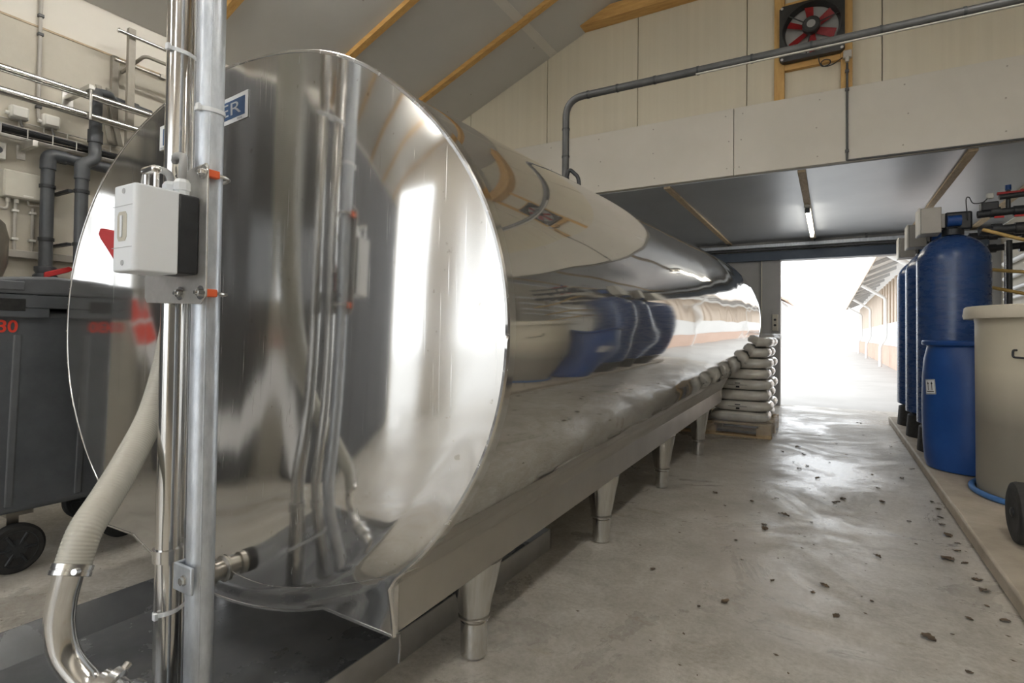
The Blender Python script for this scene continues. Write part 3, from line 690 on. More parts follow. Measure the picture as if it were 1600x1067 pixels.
# red valve handle and small brass nut behind the box
rv = thing('red_handle', 'red plastic valve handle sticking out beside the switch box', 'valve handle', (-1.40, 0.655, 1.16))
obj('lever', B().prism([(-1.402, 0.62, 1.250), (-1.462, 0.60, 1.262), (-1.470, 0.60, 1.248), (-1.455, 0.60, 1.235), (-1.425, 0.62, 1.175), (-1.395, 0.64, 1.160), (-1.352, 0.64, 1.155), (-1.352, 0.64, 1.268)], (0, 0.018, 0)), 'red_plastic', rv, bevel=0.003)
obj('spindle', B().tube([(-1.36, 0.65, 1.225), (-1.36, 0.7375, 1.225)], 0.008, 12), 'steel_bright', rv)
obj('coupling_nut', B().lathe((-1.379, 0.65, 1.352), [(0.010, -0.012), (0.013, -0.006), (0.013, 0.006), (0.010, 0.012)], 8, 'X'), 'zinc_bracket', rv)

# ribbed milk hose and stainless bend
hose = thing('milk_hose', 'ribbed translucent milk hose sagging behind the steel pipes', 'hose', (-1.32, 0.51, 0.30))
hp = smooth_path([(-1.322, 0.510, 0.547), (-1.335, 0.536, 0.609), (-1.372, 0.588, 0.657), (-1.436, 0.664, 0.725), (-1.535, 0.762, 0.820), (-1.585, 0.826, 0.985), (-1.585, 0.856, 1.231), (-1.548, 0.868, 1.584), (-1.535, 0.865, 1.94), (-1.52, 0.86, 2.6), (-1.50, 0.86, 3.4), (-1.49, 0.86, 4.2)], 24)
acc = 0.0; dense = []
L_ = [0.0]
for a, b_ in zip(hp[:-1], hp[1:]): L_.append(L_[-1] + (b_ - a).length)
tot = L_[-1]; st = 0.0017; i = 0; s_ = 0.0; rr = []
while s_ < tot:
    while i < len(L_) - 2 and L_[i + 1] < s_: i += 1
    t = (s_ - L_[i]) / max(1e-6, L_[i + 1] - L_[i]); dense.append(hp[i].lerp(hp[i + 1], t))
    rr.append(0.0322 + (0.00025 if (len(rr) % 4 < 2) else -0.00035)); s_ += st
obj('hose_wall', B().tube(dense, rr, 26), 'hose_clear', hose, angle=80)
d0 = (hp[0] - hp[1]).normalized()
cl2 = obj('hose_clip', B().lathe(hp[2], [(0.033, 0), (0.0365, 0.001), (0.0365, 0.010), (0.0352, 0.011), (0.0352, 0.013), (0.0365, 0.014), (0.0365, 0.022), (0.033, 0.023)], 36, d0), 'steel_bright', hose)
obj('clip_screw', B().lathe(Vector(hp[2]) + Vector((0.037, -0.006, -0.004)), [(0.006, 0), (0.006, 0.012)], 10, (0.5, -0.8, 0.2)), 'steel_bright', cl2)
eb = smooth_path([(-1.322, 0.510, 0.560), (-1.331, 0.505, 0.520), (-1.342, 0.501, 0.475), (-1.346, 0.500, 0.424), (-1.335, 0.507, 0.366), (-1.300, 0.526, 0.318), (-1.272, 0.542, 0.300)], 8)
obj('steel_bend', B().tube(eb, 0.0262, 32), 'steel_tube', hose, angle=60)
ax = (eb[-1] - eb[-3]).normalized()
un = obj('union', B().lathe(Vector(eb[-1]) - ax * 0.012, [(0.028, 0), (0.036, 0.002), (0.036, 0.016), (0.047, 0.018), (0.047, 0.034), (0.036, 0.037), (0.034, 0.06), (0.044, 0.064), (0.044, 0.082), (0.03, 0.085)], 36, ax), 'steel_bright', hose)
side = ax.cross(Vector((0, 0, 1))).normalized(); upn = side.cross(ax).normalized()
for k in range(4):
    a = math.pi / 4 + k * math.pi / 2; d = side * math.cos(a) + upn * math.sin(a); c = Vector(eb[-1]) + ax * 0.014 + d * 0.047
    obj('union_lug', B().lathe(c, [(0.008, -0.004), (0.008, 0.010), (0.005, 0.012)], 12, d), 'steel_bright', un)
obj('drain_pipe', B().tube(bend([Vector(eb[-1]) + ax * 0.06, Vector(eb[-1]) + ax * 0.11, Vector(eb[-1]) + ax * 0.13 + Vector((-0.03, 0.01, -0.14))], 0.05), 0.0262, 28), 'steel_tube', hose)

# ------------------------------------------------------------------ long dark vent pipe from tank top
vp = thing('overhead_pipe', 'dark grey overhead pipe bending down onto the tank top', 'pipe', (-1.68, 3.6, 1.86))
VZ = 2.742; VY = 3.6; VX = -1.672
obj('pipe', B().tube(bend([(VX, VY, 1.924), (VX, VY, VZ), (XR - 0.01, VY, VZ - 0.03)], 0.14, 10), 0.0255, 24), 'dark_pvc', vp, angle=60)
obj('highlight_rod', B().tube([(-0.75, VY - 0.018, VZ - 0.036), (XR - 0.01, VY - 0.018, VZ - 0.065)], 0.006, 12), 'box_grey', vp)  # rod stands in for a bright highlight line along the pipe
for x in [-1.50, -1.28, -1.02, -0.74, -0.42, -0.10, 0.24, 0.60, 0.98, 1.4, 1.9]:
    obj('tie_band', B().lathe((x, VY, VZ - 0.03 * (x - VX) / (XR - VX)), [(0.0285, -0.007), (0.0285, 0.007)], 20, 'X'), 'black_plastic', vp)
for z in (2.16, 2.32, 2.52): obj('tie_band', B().lathe((VX, VY, z), [(0.0285, -0.006), (0.0285, 0.006)], 20), 'black_plastic', vp)
obj('base_elbow', B().tube(smooth_path([(VX + 0.01, VY - 0.02, 2.10), (VX + 0.035, VY - 0.02, 2.205), (VX + 0.075, VY - 0.01, 2.185), (VX + 0.105, VY, 2.13), (VX + 0.115, VY, 1.94)]), 0.014, 12), 'black_plastic', vp)

# ------------------------------------------------------------------ extractor fan on the gable
fan = thing('extractor_fan', 'square black extractor fan with red blades high on the cream gable', 'fan', (-0.14, YH, 3.36))
FX, FZ, FY = -0.142, 3.588, YH - 0.057
S = 0.238
fb = B()
NF = 64
def sqpt(a, h): 
    c, s_ = math.cos(a), math.sin(a); k = h / max(abs(c), abs(s_)); return (c * k, s_ * k)
fa = [2 * math.pi * (i + 0.5) / NF for i in range(NF)]
o1 = [fb.bm.verts.new((FX + sqpt(a, S)[0], FY, FZ + sqpt(a, S)[1])) for a in fa]
i1 = [fb.bm.verts.new((FX + 0.214 * math.cos(a), FY - 0.012, FZ + 0.214 * math.sin(a))) for a in fa]
i2 = [fb.bm.verts.new((FX + 0.196 * math.cos(a), FY + 0.05, FZ + 0.196 * math.sin(a))) for a in fa]
o2 = [fb.bm.verts.new((FX + sqpt(a, S)[0], FY + 0.05, FZ + sqpt(a, S)[1])) for a in fa]
fb.bridge(o1, i1); fb.bridge(i1, i2); fb.bridge(i2, o2); fb.bridge(o2, o1)
obj('housing', fb, 'fan_black', fan)
obj('louvre', B().lathe((FX, FY + 0.060, FZ), [(0.2, 0), (0.2, 0.004)], 48, 'Y'), 'fan_grille', fan)
obj('motor', B().lathe((FX, FY - 0.055, FZ + 0.01), [(0.058, 0), (0.066, 0.008), (0.066, 0.06), (0.05, 0.07)], 32, 'Y'), 'fan_black', fan)
obj('motor_plate', B().lathe((FX, FY - 0.0565, FZ + 0.01), [(0.032, 0), (0.032, 0.002)], 24, 'Y'), 'fan_grille', fan)
for k in range(6):
    a = math.radians(35 + 60 * k); ca, sa = math.cos(a), math.sin(a); t = (-sa, ca)
    def bp(r, w_, dy): return (FX + ca * r + t[0] * w_, FY + 0.02 + dy, FZ + 0.01 * 0 + sa * r + t[1] * w_)
    pts0 = [bp(0.05, -0.022, 0.012), bp(0.05, 0.022, -0.012), bp(0.185, 0.034, -0.014), bp(0.188, -0.030, 0.014)]
    q = B(); a_ = [q.bm.verts.new(p) for p in pts0]; b2 = [q.bm.verts.new(Vector(p) + Vector((0, 0.003, 0))) for p in pts0]
    q.bm.faces.new(a_); q.bm.faces.new(list(reversed(b2))); q.bridge(a_, b2)
    obj('blade', q, 'fan_red', fan)
for k in range(3):
    a = math.radians(20 + 120 * k)
    obj('arm', B().tube([(FX, FY - 0.02, FZ + 0.01), (FX + 0.21 * math.cos(a), FY - 0.006, FZ + 0.21 * math.sin(a))], 0.005, 8), 'fan_black', fan)
for dx in (-1, 1):
    for dz in (-1, 1): obj('fixing_bolt', B().lathe((FX + dx * 0.218, FY - 0.002, FZ + dz * 0.218), [(0.011, -0.004), (0.011, 0.004)], 10, 'Y'), 'zinc_bracket', fan)
obj('rating_label', B().box(FX + 0.165, FX + 0.20, FY - 0.003, FY + 0.001, FZ - 0.19, FZ - 0.16), 'sign_white', fan)
obj('cable', B().tube(smooth_path([(FX + 0.05, FY, FZ - 0.235), (FX + 0.06, YH - 0.012, FZ - 0.29), (FX + 0.085, YH - 0.012, FZ - 0.325), (FX + 0.13, YH - 0.012, FZ - 0.315), (FX + 0.135, YH - 0.012, FZ - 0.285), (FX + 0.10, YH - 0.012, FZ - 0.27), (FX + 0.07, YH - 0.012, FZ - 0.29), (FX + 0.09, YH - 0.012, FZ - 0.325), (FX + 0.15, YH - 0.012, FZ - 0.325), (FX + 0.222, YH - 0.012, FZ - 0.285)]), 0.004, 8), 'black_plastic', fan)
ff = thing('timber_surround', 'orange timber frame carrying the extractor fan', 'timber frame', (FX, YH + 0.03, 3.051))
for x0, x1 in ((-0.424, -0.344), (0.068, 0.150)): obj('upright', B().box(x0, x1, YH - 0.004, YH + 0.0495, 3.0515, zc((x0 + x1) / 2) - 0.03 - (0.1 if x0 < 0 else 0)), 'timber_vertical', ff, bevel=0.003)
for z in (3.300, 3.828): obj('crosspiece', B().box(-0.343, 0.067, YH + 0.002, YH + 0.0495, z, z + 0.05), 'timber', ff, bevel=0.003)
sk = thing('fan_socket', 'small grey socket where the fan cable plugs in', 'socket', (0.115, YH - 0.03, 3.31))
obj('socket_box', B().box(0.085, 0.145, YH - 0.045, YH - 0.0045, 3.285, 3.345), 'box_grey', sk, bevel=0.004)
obj('plug', B().lathe((0.112, YH - 0.05, 3.275), [(0.014, -0.03), (0.016, 0), (0.012, 0.012)], 14), 'box_grey', sk)
cd_ = thing('fan_conduit', 'thin dark conduit running down the header below the fan socket', 'conduit', (0.112, YH - 0.03, 2.46))
obj('conduit_pipe', B().tube(bend([(0.112, YH - 0.026, 3.245), (0.112, YH - 0.026, 2.455), (0.118, YH - 0.026, 2.452), (1.9, YH - 0.030, 2.440)], 0.01), 0.0085, 12), 'dark_pvc', cd_)
for z in (2.52, 3.02, 3.17): obj('clip', B().box(0.098, 0.126, YH - 0.036, YH - 0.0155, z, z + 0.02), 'dark_pvc', cd_)

# ------------------------------------------------------------------ annex tube light
tl = thing('tube_light', 'lit fluorescent tube under the annex ceiling', 'tube light', (-0.215, 7.3, ZA - 0.08))
obj('housing', B().box(-0.245, -0.185, 6.50, 8.30, ZA - 0.05, ZA - 0.0225), 'white_dull', tl, bevel=0.004)
obj('tube', B().tube([(-0.215, 6.60, ZA - 0.072), (-0.215, 8.22, ZA - 0.072)], 0.019, 14), 'tube_light', tl)
for y in (6.555, 8.225): obj('end_cap', B().box(-0.24, -0.19, y, y + 0.045, ZA - 0.098, ZA - 0.05), 'grey_pvc' if y < 7 else 'white_dull', tl, bevel=0.006)
# unseen tube lights added on both roof slopes to brighten the hall
for lx_, lab in ((0.9, 'added unseen tube light on the right slope of the hall roof'), (-2.7, 'added unseen tube light on the left slope of the hall roof')):
    for y in (-3.4, -0.6, 2.1):
        zt = zc(lx_) - 0.055
        t = thing('added_luminaire', lab, 'tube light', (lx_, y, zt - 0.12), 'added tube lights on the hall roof slopes')
        obj('housing', B().box(lx_ - 0.06, lx_ + 0.06, y - 0.75, y + 0.75, zt - 0.08, zt + 0.03), 'white_dull', t, bevel=0.006)
        for dx in (-0.03, 0.03): obj('tube', B().tube([(lx_ + dx, y - 0.7, zt - 0.10), (lx_ + dx, y + 0.7, zt - 0.10)], 0.018, 12), 'hall_fill_tube', t)

# ------------------------------------------------------------------ services on the left wall
def wall_pipe(name, label, pts, r, mat, cat='pipe', rb=0.05, group=None, clips=(), extra=None, base=None):
    t = thing(name, label, cat, base or pts[0], group)
    obj('pipe_run', B().tube(bend(pts, rb, 8), r, 20), mat, t, angle=60)
    return t
t = wall_pipe('electrical_conduit', 'thin grey conduit running down the upper left wall', [(-4.385, 1.445, 3.20), (-4.385, 1.445, 2.41), (-4.385, 1.452, 2.36), (-4.385, 1.475, 2.345)], 0.010, 'box_grey', 'conduit', 0.02)
for z in (3.02, 2.90, 2.43): obj('clip', B().box(-4.399, -4.368, 1.43, 1.46, z, z + 0.02), 'dark_pvc', t, bevel=0.003)
for z, lab in ((2.515, 'upper of two stainless pipes running along the left wall'), (2.385, 'lower of two stainless pipes running along the left wall')):
    t = thing('stainless_pipe', lab, 'pipe', (-4.1, 2.0, z))
    obj('pipe_run', B().tube([(-4.1, -0.06, z), (-4.1, 5.0, z)], 0.024, 24), 'steel_tube', t)
br2 = thing('pipe_bracket', 'steel wall bracket holding the two stainless pipes', 'bracket', (-4.25, 1.60, 2.35))
obj('arm', B().box(-4.398, -4.05, 1.585, 1.62, 2.545, 2.575), 'zinc_bracket', br2, bevel=0.003)
obj('wall_foot', B().box(-4.3995, -4.392, 1.57, 1.635, 2.50, 2.61), 'zinc_bracket', br2, bevel=0.003)
obj('drop_rod', B().tube([(-4.063, 1.602, 2.55), (-4.063, 1.602, 2.355)], 0.008, 10), 'zinc_bracket', br2)
# wire mesh cable tray
wt = thing('cable_tray', 'wire mesh cable tray full of black cables on the left wall', 'cable tray', (-4.3, 1.6, 2.17))
ty0, ty1 = -0.05, 4.9
for x, z in ((-4.38, 2.315), (-4.38, 2.26), (-4.38, 2.20), (-4.345, 2.195), (-4.31, 2.19), (-4.275, 2.185), (-4.24, 2.18), (-4.24, 2.24)):
    obj('long_wire', B().tube([(x, ty0, z), (x, ty1, z)], 0.0035, 6), 'zinc_bracket', wt)
y = 0.35
while y < ty1:
    obj('cross_wire', B().tube(bend([(-4.38, y, 2.315), (-4.38, y, 2.196), (-4.24, y, 2.178), (-4.24, y, 2.245)], 0.02, 3), 0.0035, 6), 'zinc_bracket', wt); y += 0.125
for k in range(5):
    obj('cable', B().tube(smooth_path([(-4.36 + 0.018 * k, ty0 + j * 0.5, 2.225 + 0.012 * (k % 2) + 0.012 * math.sin(j * 1.7 + k)) for j in range(11)], 4), 0.010, 8), 'black_plastic', wt)
obj('support_arm', B().box(-4.398, -4.18, 1.355, 1.382, 2.130, 2.170), 'zinc_bracket', wt, bevel=0.003)
obj('support_foot', B().box(-4.3995, -4.392, 1.345, 1.392, 2.08, 2.175), 'zinc_bracket', wt, bevel=0.004)
for y0, lab in ((1.345, 'round-cornered white junction box left of the conduit end'), (1.505, 'round-cornered white junction box at the conduit end')):
    j = thing('junction_box', lab, 'junction box', (-4.37, y0, 2.32), 'white junction boxes above the cable tray')
    obj('housing', B().box(-4.399, -4.345, y0 - 0.047, y0 + 0.047, 2.322, 2.405), 'white_dull', j, bevel=0.014, seg=3)
    obj('lid', B().box(-4.345, -4.338, y0 - 0.036, y0 + 0.036, 2.334, 2.393), 'white_dull', j, bevel=0.003)
    obj('gland', B().lathe((-4.37, y0 - 0.047, 2.35), [(0.012, 0), (0.012, -0.018)], 12, 'Y'), 'white_dull', j)
    obj('cable', B().tube(smooth_path([(-4.37, y0 + 0.01, 2.322), (-4.365, y0 + 0.012, 2.30), (-4.355, y0 + 0.015, 2.278)], 4), 0.007, 8), 'grey_cable', j)
eb_ = thing('control_box', 'beige electrical control box on the left wall above the bin', 'control box', (-4.37, 1.38, 1.82))
obj('housing', B().box(-4.3995, -4.335, 1.270, 1.482, 1.825, 1.995), 'box_beige', eb_, bevel=0.008, seg=3)
obj('lid_edge', B().box(-4.336, -4.328, 1.276, 1.476, 1.831, 1.989), 'box_beige', eb_, bevel=0.004)
obj('cable_entry', B().lathe((-4.332, 1.462, 1.955), [(0.010, 0), (0.010, 0.008)], 14, 'X'), 'black_plastic', eb_)
obj('nameplate', B().box(-4.3275, -4.3265, 1.365, 1.415, 1.842, 1.850), 'white_dull', eb_)
for y in (1.305, 1.345): obj('gland', B().lathe((-4.37, y, 1.825), [(0.012, 0), (0.012, -0.025)], 12), 'white_dull', eb_)
obj('cable', B().tube(smooth_path([(-4.37, 1.305, 1.80), (-4.37, 1.30, 1.765), (-4.36, 1.275, 1.755), (-4.36, 1.24, 1.775), (-4.37, 1.20, 1.80)], 5), 0.009, 10), 'box_grey', eb_)
obj('cable', B().tube(smooth_path([(-4.37, 1.40, 1.825), (-4.37, 1.41, 1.80), (-4.37, 1.46, 1.805)], 5), 0.006, 10), 'box_grey', eb_)
for y, zt, lab in ((1.343, 1.80, 'short grey conduit directly under the control box gland'), (1.43, 1.785, 'short grey conduit beside the dark drain pipe under the control box')):
    t = thing('short_conduit', lab, 'conduit', (-4.38, y, 1.53))
    obj('pipe_run', B().tube([(-4.38, y, 1.505), (-4.38, y, zt)], 0.009, 12), 'box_grey', t)
    for z in (1.57, 1.745): obj('clip', B().box(-4.399, -4.365, y - 0.017, y + 0.017, z, z + 0.016), 'white_dull', t, bevel=0.003)
tag(obj('cable_channel', B().box(-4.3995, -4.35, 0.36, 4.9, 1.462, 1.508), 'box_grey', bevel=0.004), 'grey trunking channel running along the left wall above the bin', 'trunking')
sb_ = thing('power_socket', 'white wall socket left of the dark drain pipe', 'socket', (-4.37, 1.25, 2.05))
obj('housing', B().box(-4.3995, -4.345, 1.20, 1.285, 2.05, 2.155), 'white_dull', sb_, bevel=0.006)
obj('socket_hole', B().lathe((-4.346, 1.245, 2.103), [(0.022, 0), (0.022, 0.003)], 18, 'X'), 'grey_pvc', sb_)
# dark PVC drain pipes
dp = wall_pipe('drain_pipe', 'dark grey drain pipe with top elbow and valve on left wall', [(-4.28, 1.467, 1.36), (-4.28, 1.467, 2.125), (-4.28, 2.6, 2.125)], 0.0355, 'grey_pvc', rb=0.055)
obj('elbow', B().tube(bend([(-4.28, 1.467, 2.03), (-4.28, 1.467, 2.125), (-4.28, 1.56, 2.125)], 0.055, 8), 0.0415, 22), 'grey_pvc', dp)
for z in (1.92, 1.585): obj('pipe_clip', B().lathe((-4.28, 1.467, z), [(0.042, -0.010), (0.042, 0.010)], 20), 'black_plastic', dp); obj('clip_arm', B().box(-4.398, -4.29, 1.488, 1.506, z - 0.009, z + 0.009), 'black_plastic', dp)
obj('valve_body', B().lathe((-4.28, 1.467, 1.30), [(0.05, 0), (0.062, 0.02), (0.062, 0.055), (0.048, 0.07), (0.056, 0.085), (0.056, 0.11), (0.040, 0.115)], 24), 'grey_pvc', dp)
obj('valve_handle', B().prism([(-4.225, 1.44, 1.335), (-4.225, 1.565, 1.385), (-4.225, 1.59, 1.405), (-4.225, 1.565, 1.42), (-4.225, 1.44, 1.372)], (0.02, 0, 0)), 'red_plastic', dp, bevel=0.004)
dp2 = wall_pipe('drain_pipe', 'dark grey drain pipe with a double bend beside the tank', [(-4.19, 1.682, 2.60), (-4.19, 1.682, 2.20), (-4.16, 1.67, 2.13), (-4.14, 1.595, 2.08), (-4.14, 1.595, 1.20)], 0.0355, 'grey_pvc', rb=0.05)
obj('socket', B().tube(bend([(-4.14, 1.61, 2.08), (-4.14, 1.595, 2.07), (-4.14, 1.595, 1.98)], 0.02, 5), 0.0415, 22), 'grey_pvc', dp2)
obj('socket', B().lathe((-4.19, 1.682, 2.30), [(0.042, -0.05), (0.042, 0.03)], 20), 'grey_pvc', dp2)
for z in (1.90, 1.56): obj('pipe_clip', B().lathe((-4.14, 1.595, z), [(0.042, -0.010), (0.042, 0.010)], 20), 'black_plastic', dp2); obj('clip_arm', B().box(-4.398, -4.17, 1.535, 1.56, z - 0.009, z + 0.009), 'black_plastic', dp2)
obj('valve_body', B().lathe((-4.125, 1.60, 1.19), [(0.05, 0), (0.06, 0.02), (0.06, 0.10), (0.04, 0.11)], 24), 'grey_pvc', dp2)
obj('side_branch', B().tube(bend([(-4.19, 1.682, 2.59), (-4.19, 1.76, 2.60), (-4.26, 1.80, 2.60), (-4.26, 2.05, 2.585)], 0.03), 0.026, 16), 'grey_pvc', dp2)
obj('fitting', B().lathe((-4.26, 1.93, 2.592), [(0.034, -0.03), (0.034, 0.03)], 18, 'Y'), 'dark_pvc', dp2)
# steel posts with rails
for x, y, z0, z1, lab in ((-4.2, 1.885, 2.20, 3.11, 'tall square steel post carrying the rails near the left wall'), (-4.38, 1.865, 2.3195, 2.955, 'flat steel post fixed on the left wall behind the square one')):
    t = thing('steel_post', lab, 'post', (x, y, z0))
    obj('post', B().box(x - 0.018, x + 0.018, y - 0.022, y + 0.022, z0, z1), 'post_grey', t, bevel=0.003)
rl = thing('hand_rail', 'thin steel rail through the top of the square post', 'rail', (-4.2, 2.4, 3.05))
obj('rail_bar', B().tube([(-4.168, 1.80, 3.05), (-4.168, 3.4, 3.05)], 0.012, 12), 'steel_tube', rl)
obj('end_knob', B().lathe((-4.168, 1.80, 3.05), [(0.012, 0), (0.018, -0.006), (0.012, -0.014)], 12, 'Y'), 'steel_bright', rl)
sr = thing('support_strut', 'bent steel strut joining wall post and square post', 'strut', (-4.3, 2.0, 2.90))
obj('strut_bar', B().tube(bend([(-4.385, 1.91, 2.86), (-4.160, 1.955, 2.945), (-4.160, 3.2, 2.945)], 0.03), 0.012, 10), 'post_grey', sr)
sr2 = thing('threaded_rod', 'short steel rod with nut on the wall behind the pipes', 'rod', (-4.25, 2.2, 2.84))
obj('rod', B().tube([(-4.226, 1.80, 2.87), (-4.226, 3.0, 2.87)], 0.012, 10), 'steel_dull', sr2)
obj('rod_nut', B().lathe((-4.226, 2.10, 2.87), [(0.022, -0.015), (0.022, 0.015)], 6, 'Y'), 'steel_dull', sr2)
for y, lab, a in ((1.77, 'flat grey slat leaning behind the drain pipes', 0.05), (1.83, 'second flat grey slat leaning behind the drain pipes', 0.05)):
    tag(obj('leaning_slat', B().hexa([(-4.358, y + a, 2.3195), (-4.343, y + a, 2.3195), (-4.343, y + a + 0.035, 2.3195), (-4.358, y + a + 0.035, 2.3195), (-4.358, y - a * 0.6, 2.70), (-4.343, y - a * 0.6, 2.70), (-4.343, y - a * 0.6 + 0.035, 2.70), (-4.358, y - a * 0.6 + 0.035, 2.70)]), 'post_grey', bevel=0.003), lab, 'slat')
dv = thing('round_canister', 'dark rounded canister hanging on the left wall beside the pipes', 'canister', (-4.2, 1.12, 1.30))
obj('canister_body', B().lathe((-4.2, 1.13, 1.30), [(0.06, 0), (0.105, 0.02), (0.128, 0.10), (0.130, 0.25), (0.112, 0.33), (0.06, 0.39), (0.02, 0.41)], 32), 'steel_dull', dv)
obj('hanger', B().box(-4.398, -4.26, 1.11, 1.15, 1.56, 1.60), 'zinc_bracket', dv)

# ------------------------------------------------------------------ wheeled waste bin
wb_ = thing('waste_bin', 'dark grey four-wheeled waste bin with red number on its side', 'waste bin', (-3.3, 1.16, 0))
BX0, BX1, BY0, BY1 = -3.62, -2.815, 0.75, 1.56
def taper(b, x0, x1, y0, y1, z0, z1, t): return b.hexa([(x0 + t, y0 + t * 0.6, z0), (x1 - t, y0 + t * 0.6, z0), (x1 - t, y1 - t * 0.6, z0), (x0 + t, y1 - t * 0.6, z0), (x0, y0, z1), (x1, y0, z1), (x1, y1, z1), (x0, y1, z1)])
obj('body', taper(B(), BX0, BX1, BY0, BY1, 0.265, 1.10, 0.06), 'bin_plastic', wb_, bevel=0.03, seg=3)
for y in (0.885, 1.12, 1.35):
    obj('rib', B().hexa([(BX1 - 0.068, y - 0.022, 0.30), (BX1 - 0.054, y - 0.012, 0.30), (BX1 - 0.054, y + 0.012, 0.30), (BX1 - 0.068, y + 0.022, 0.30), (BX1 - 0.016, y - 0.022, 1.0), (BX1 - 0.005, y - 0.012, 1.0), (BX1 - 0.005, y + 0.012, 1.0), (BX1 - 0.016, y + 0.022, 1.0)]), 'bin_lid', wb_, bevel=0.004)
rimb = B().box(BX0 - 0.03, BX1 + 0.03, BY0 - 0.03, BY1 + 0.03, 1.108, 1.160)
for ya, yb in ((BY0 - 0.03, 0.975), (1.11, BY1 + 0.03)): rimb.box(BX1 - 0.02, BX1 + 0.0295, ya + 0.0005, yb, 1.068, 1.1075)
obj('rim', rimb, 'bin_plastic', wb_, bevel=0.004)
obj('grip_recess', B().box(BX1 + 0.0285, BX1 + 0.0315, 0.79, 0.895, 1.094, 1.142), 'rubber', wb_, bevel=0.001)
lid = B(); ym = 0.985
prof = [(BY0 - 0.035, 1.162), (BY1 + 0.035, 1.162), (BY1 + 0.035, 1.205), (ym + 0.13, 1.232), (ym, 1.240), (ym - 0.10, 1.232), (BY0 - 0.035, 1.214)]
lid.prism([(BX0 - 0.03, a, b_) for a, b_ in prof], (BX1 + 0.065 - BX0, 0, 0))
lido = obj('lid', lid, 'bin_lid', wb_, bevel=0.012, seg=3)
obj('lid_handle', B().box(BX1 + 0.034, BX1 + 0.042, 0.79, 0.888, 1.176, 1.212), 'bin_lid', lido, bevel=0.004)
mt = frame((BX1 + 0.0035 - 0.0036, 0.812, 1.030), (0, 1, 0), (0.072, 0, 1))
text('painted_number', '0430', 0.068, 'red_print', frame((BX1 - 0.0026, 0.818, 1.030), (0, 1, 0), (0.072, 0, 1)), wb_, ext=0.002, bold=0.0012, sx=0.95)
for wx, wy in ((-2.955, 0.935), (-3.04, 1.375), (-3.5, 0.93), (-3.5, 1.40)):
    ws_ = obj('wheel', B().lathe((wx, wy, 0.102), [(0.060, -0.022), (0.092, -0.021), (0.102, -0.012), (0.102, 0.012), (0.092, 0.021), (0.060, 0.022)], 36, 'X'), 'rubber', wb_)
    obj('hub', B().lathe((wx, wy, 0.102), [(0.02, -0.026), (0.055, -0.018), (0.075, -0.0225), (0.075, 0.0225), (0.055, 0.018), (0.02, 0.026)], 24, 'X'), 'black_plastic', ws_)
    for k in range(6):
        a = k * math.pi / 3; obj('spoke', B().tube([(wx + 0.022, wy + 0.02 * math.cos(a), 0.102 + 0.02 * math.sin(a)), (wx + 0.022, wy + 0.068 * math.cos(a), 0.102 + 0.068 * math.sin(a))], 0.006, 6), 'black_plastic', ws_)
    obj('fork', B().box(wx - 0.036, wx - 0.028, wy - 0.02, wy + 0.02, 0.09, 0.246).box(wx - 0.045, wx + 0.045, wy - 0.045, wy + 0.045, 0.247, 0.270), 'steel_dull', wb_)

# ------------------------------------------------------------------ vessels and tubs on the plinth
KZ = 0.0725
def vessel(y, lab):
    x = 0.885
    t = thing('softener_vessel', lab, 'pressure vessel', (x, y, KZ), 'blue softener vessels on the plinth')
    obj('base_skirt', B().lathe((x, y, KZ), [(0.245, 0), (0.245, 0.02), (0.232, 0.20), (0.210, 0.21)], 48), 'rubber', t)
    pr = [(0.17, 0.205 + KZ), (0.246, 0.24 + KZ), (0.248, 1.66)] + [(0.248 * math.cos(a), 1.66 + 0.235 * math.sin(a)) for a in [math.pi / 2 * k / 10 for k in range(1, 10)]] + [(0.06, 1.897)]
    obj('pressure_shell', B().lathe((x, y, 0), pr, 64), 'vessel_blue', t)
    obj('neck', B().lathe((x, y, 1.89), [(0.075, 0), (0.075, 0.05), (0.06, 0.06)], 24), 'black_plastic', t)
    vh = obj('control_head', B().box(x - 0.23, x - 0.09, y - 0.115, y + 0.095, 1.905, 2.12).box(x - 0.22, x - 0.06, y - 0.07, y + 0.07, 1.952, 2.07), 'box_grey', t, bevel=0.006)
    obj('head_cover', B().box(x - 0.245, x - 0.231, y - 0.115, y + 0.095, 1.90, 2.125), 'white_dull', vh, bevel=0.004)
    obj('meter', B().lathe((x - 0.05, y - 0.09, 2.0), [(0.045, 0), (0.045, 0.09)], 20, 'X'), 'barrel_blue', vh)
    vb = obj('valve_body', B().box(x - 0.06, x + 0.12, y - 0.06, y + 0.06, 1.93, 2.08), 'black_plastic', t, bevel=0.015)
    obj('reading_strip', B().box(x - 0.02, x + 0.0, y - 0.3135, y - 0.309, 0.9, 1.60), 'grey_print', t) if False else None
    return t
vessel(5.80, 'blue pressure vessel right behind the blue barrel')
vessel(6.60, 'blue pressure vessel in the middle of the row of three')
vessel(7.40, 'blue pressure vessel at the end of the row by the door')
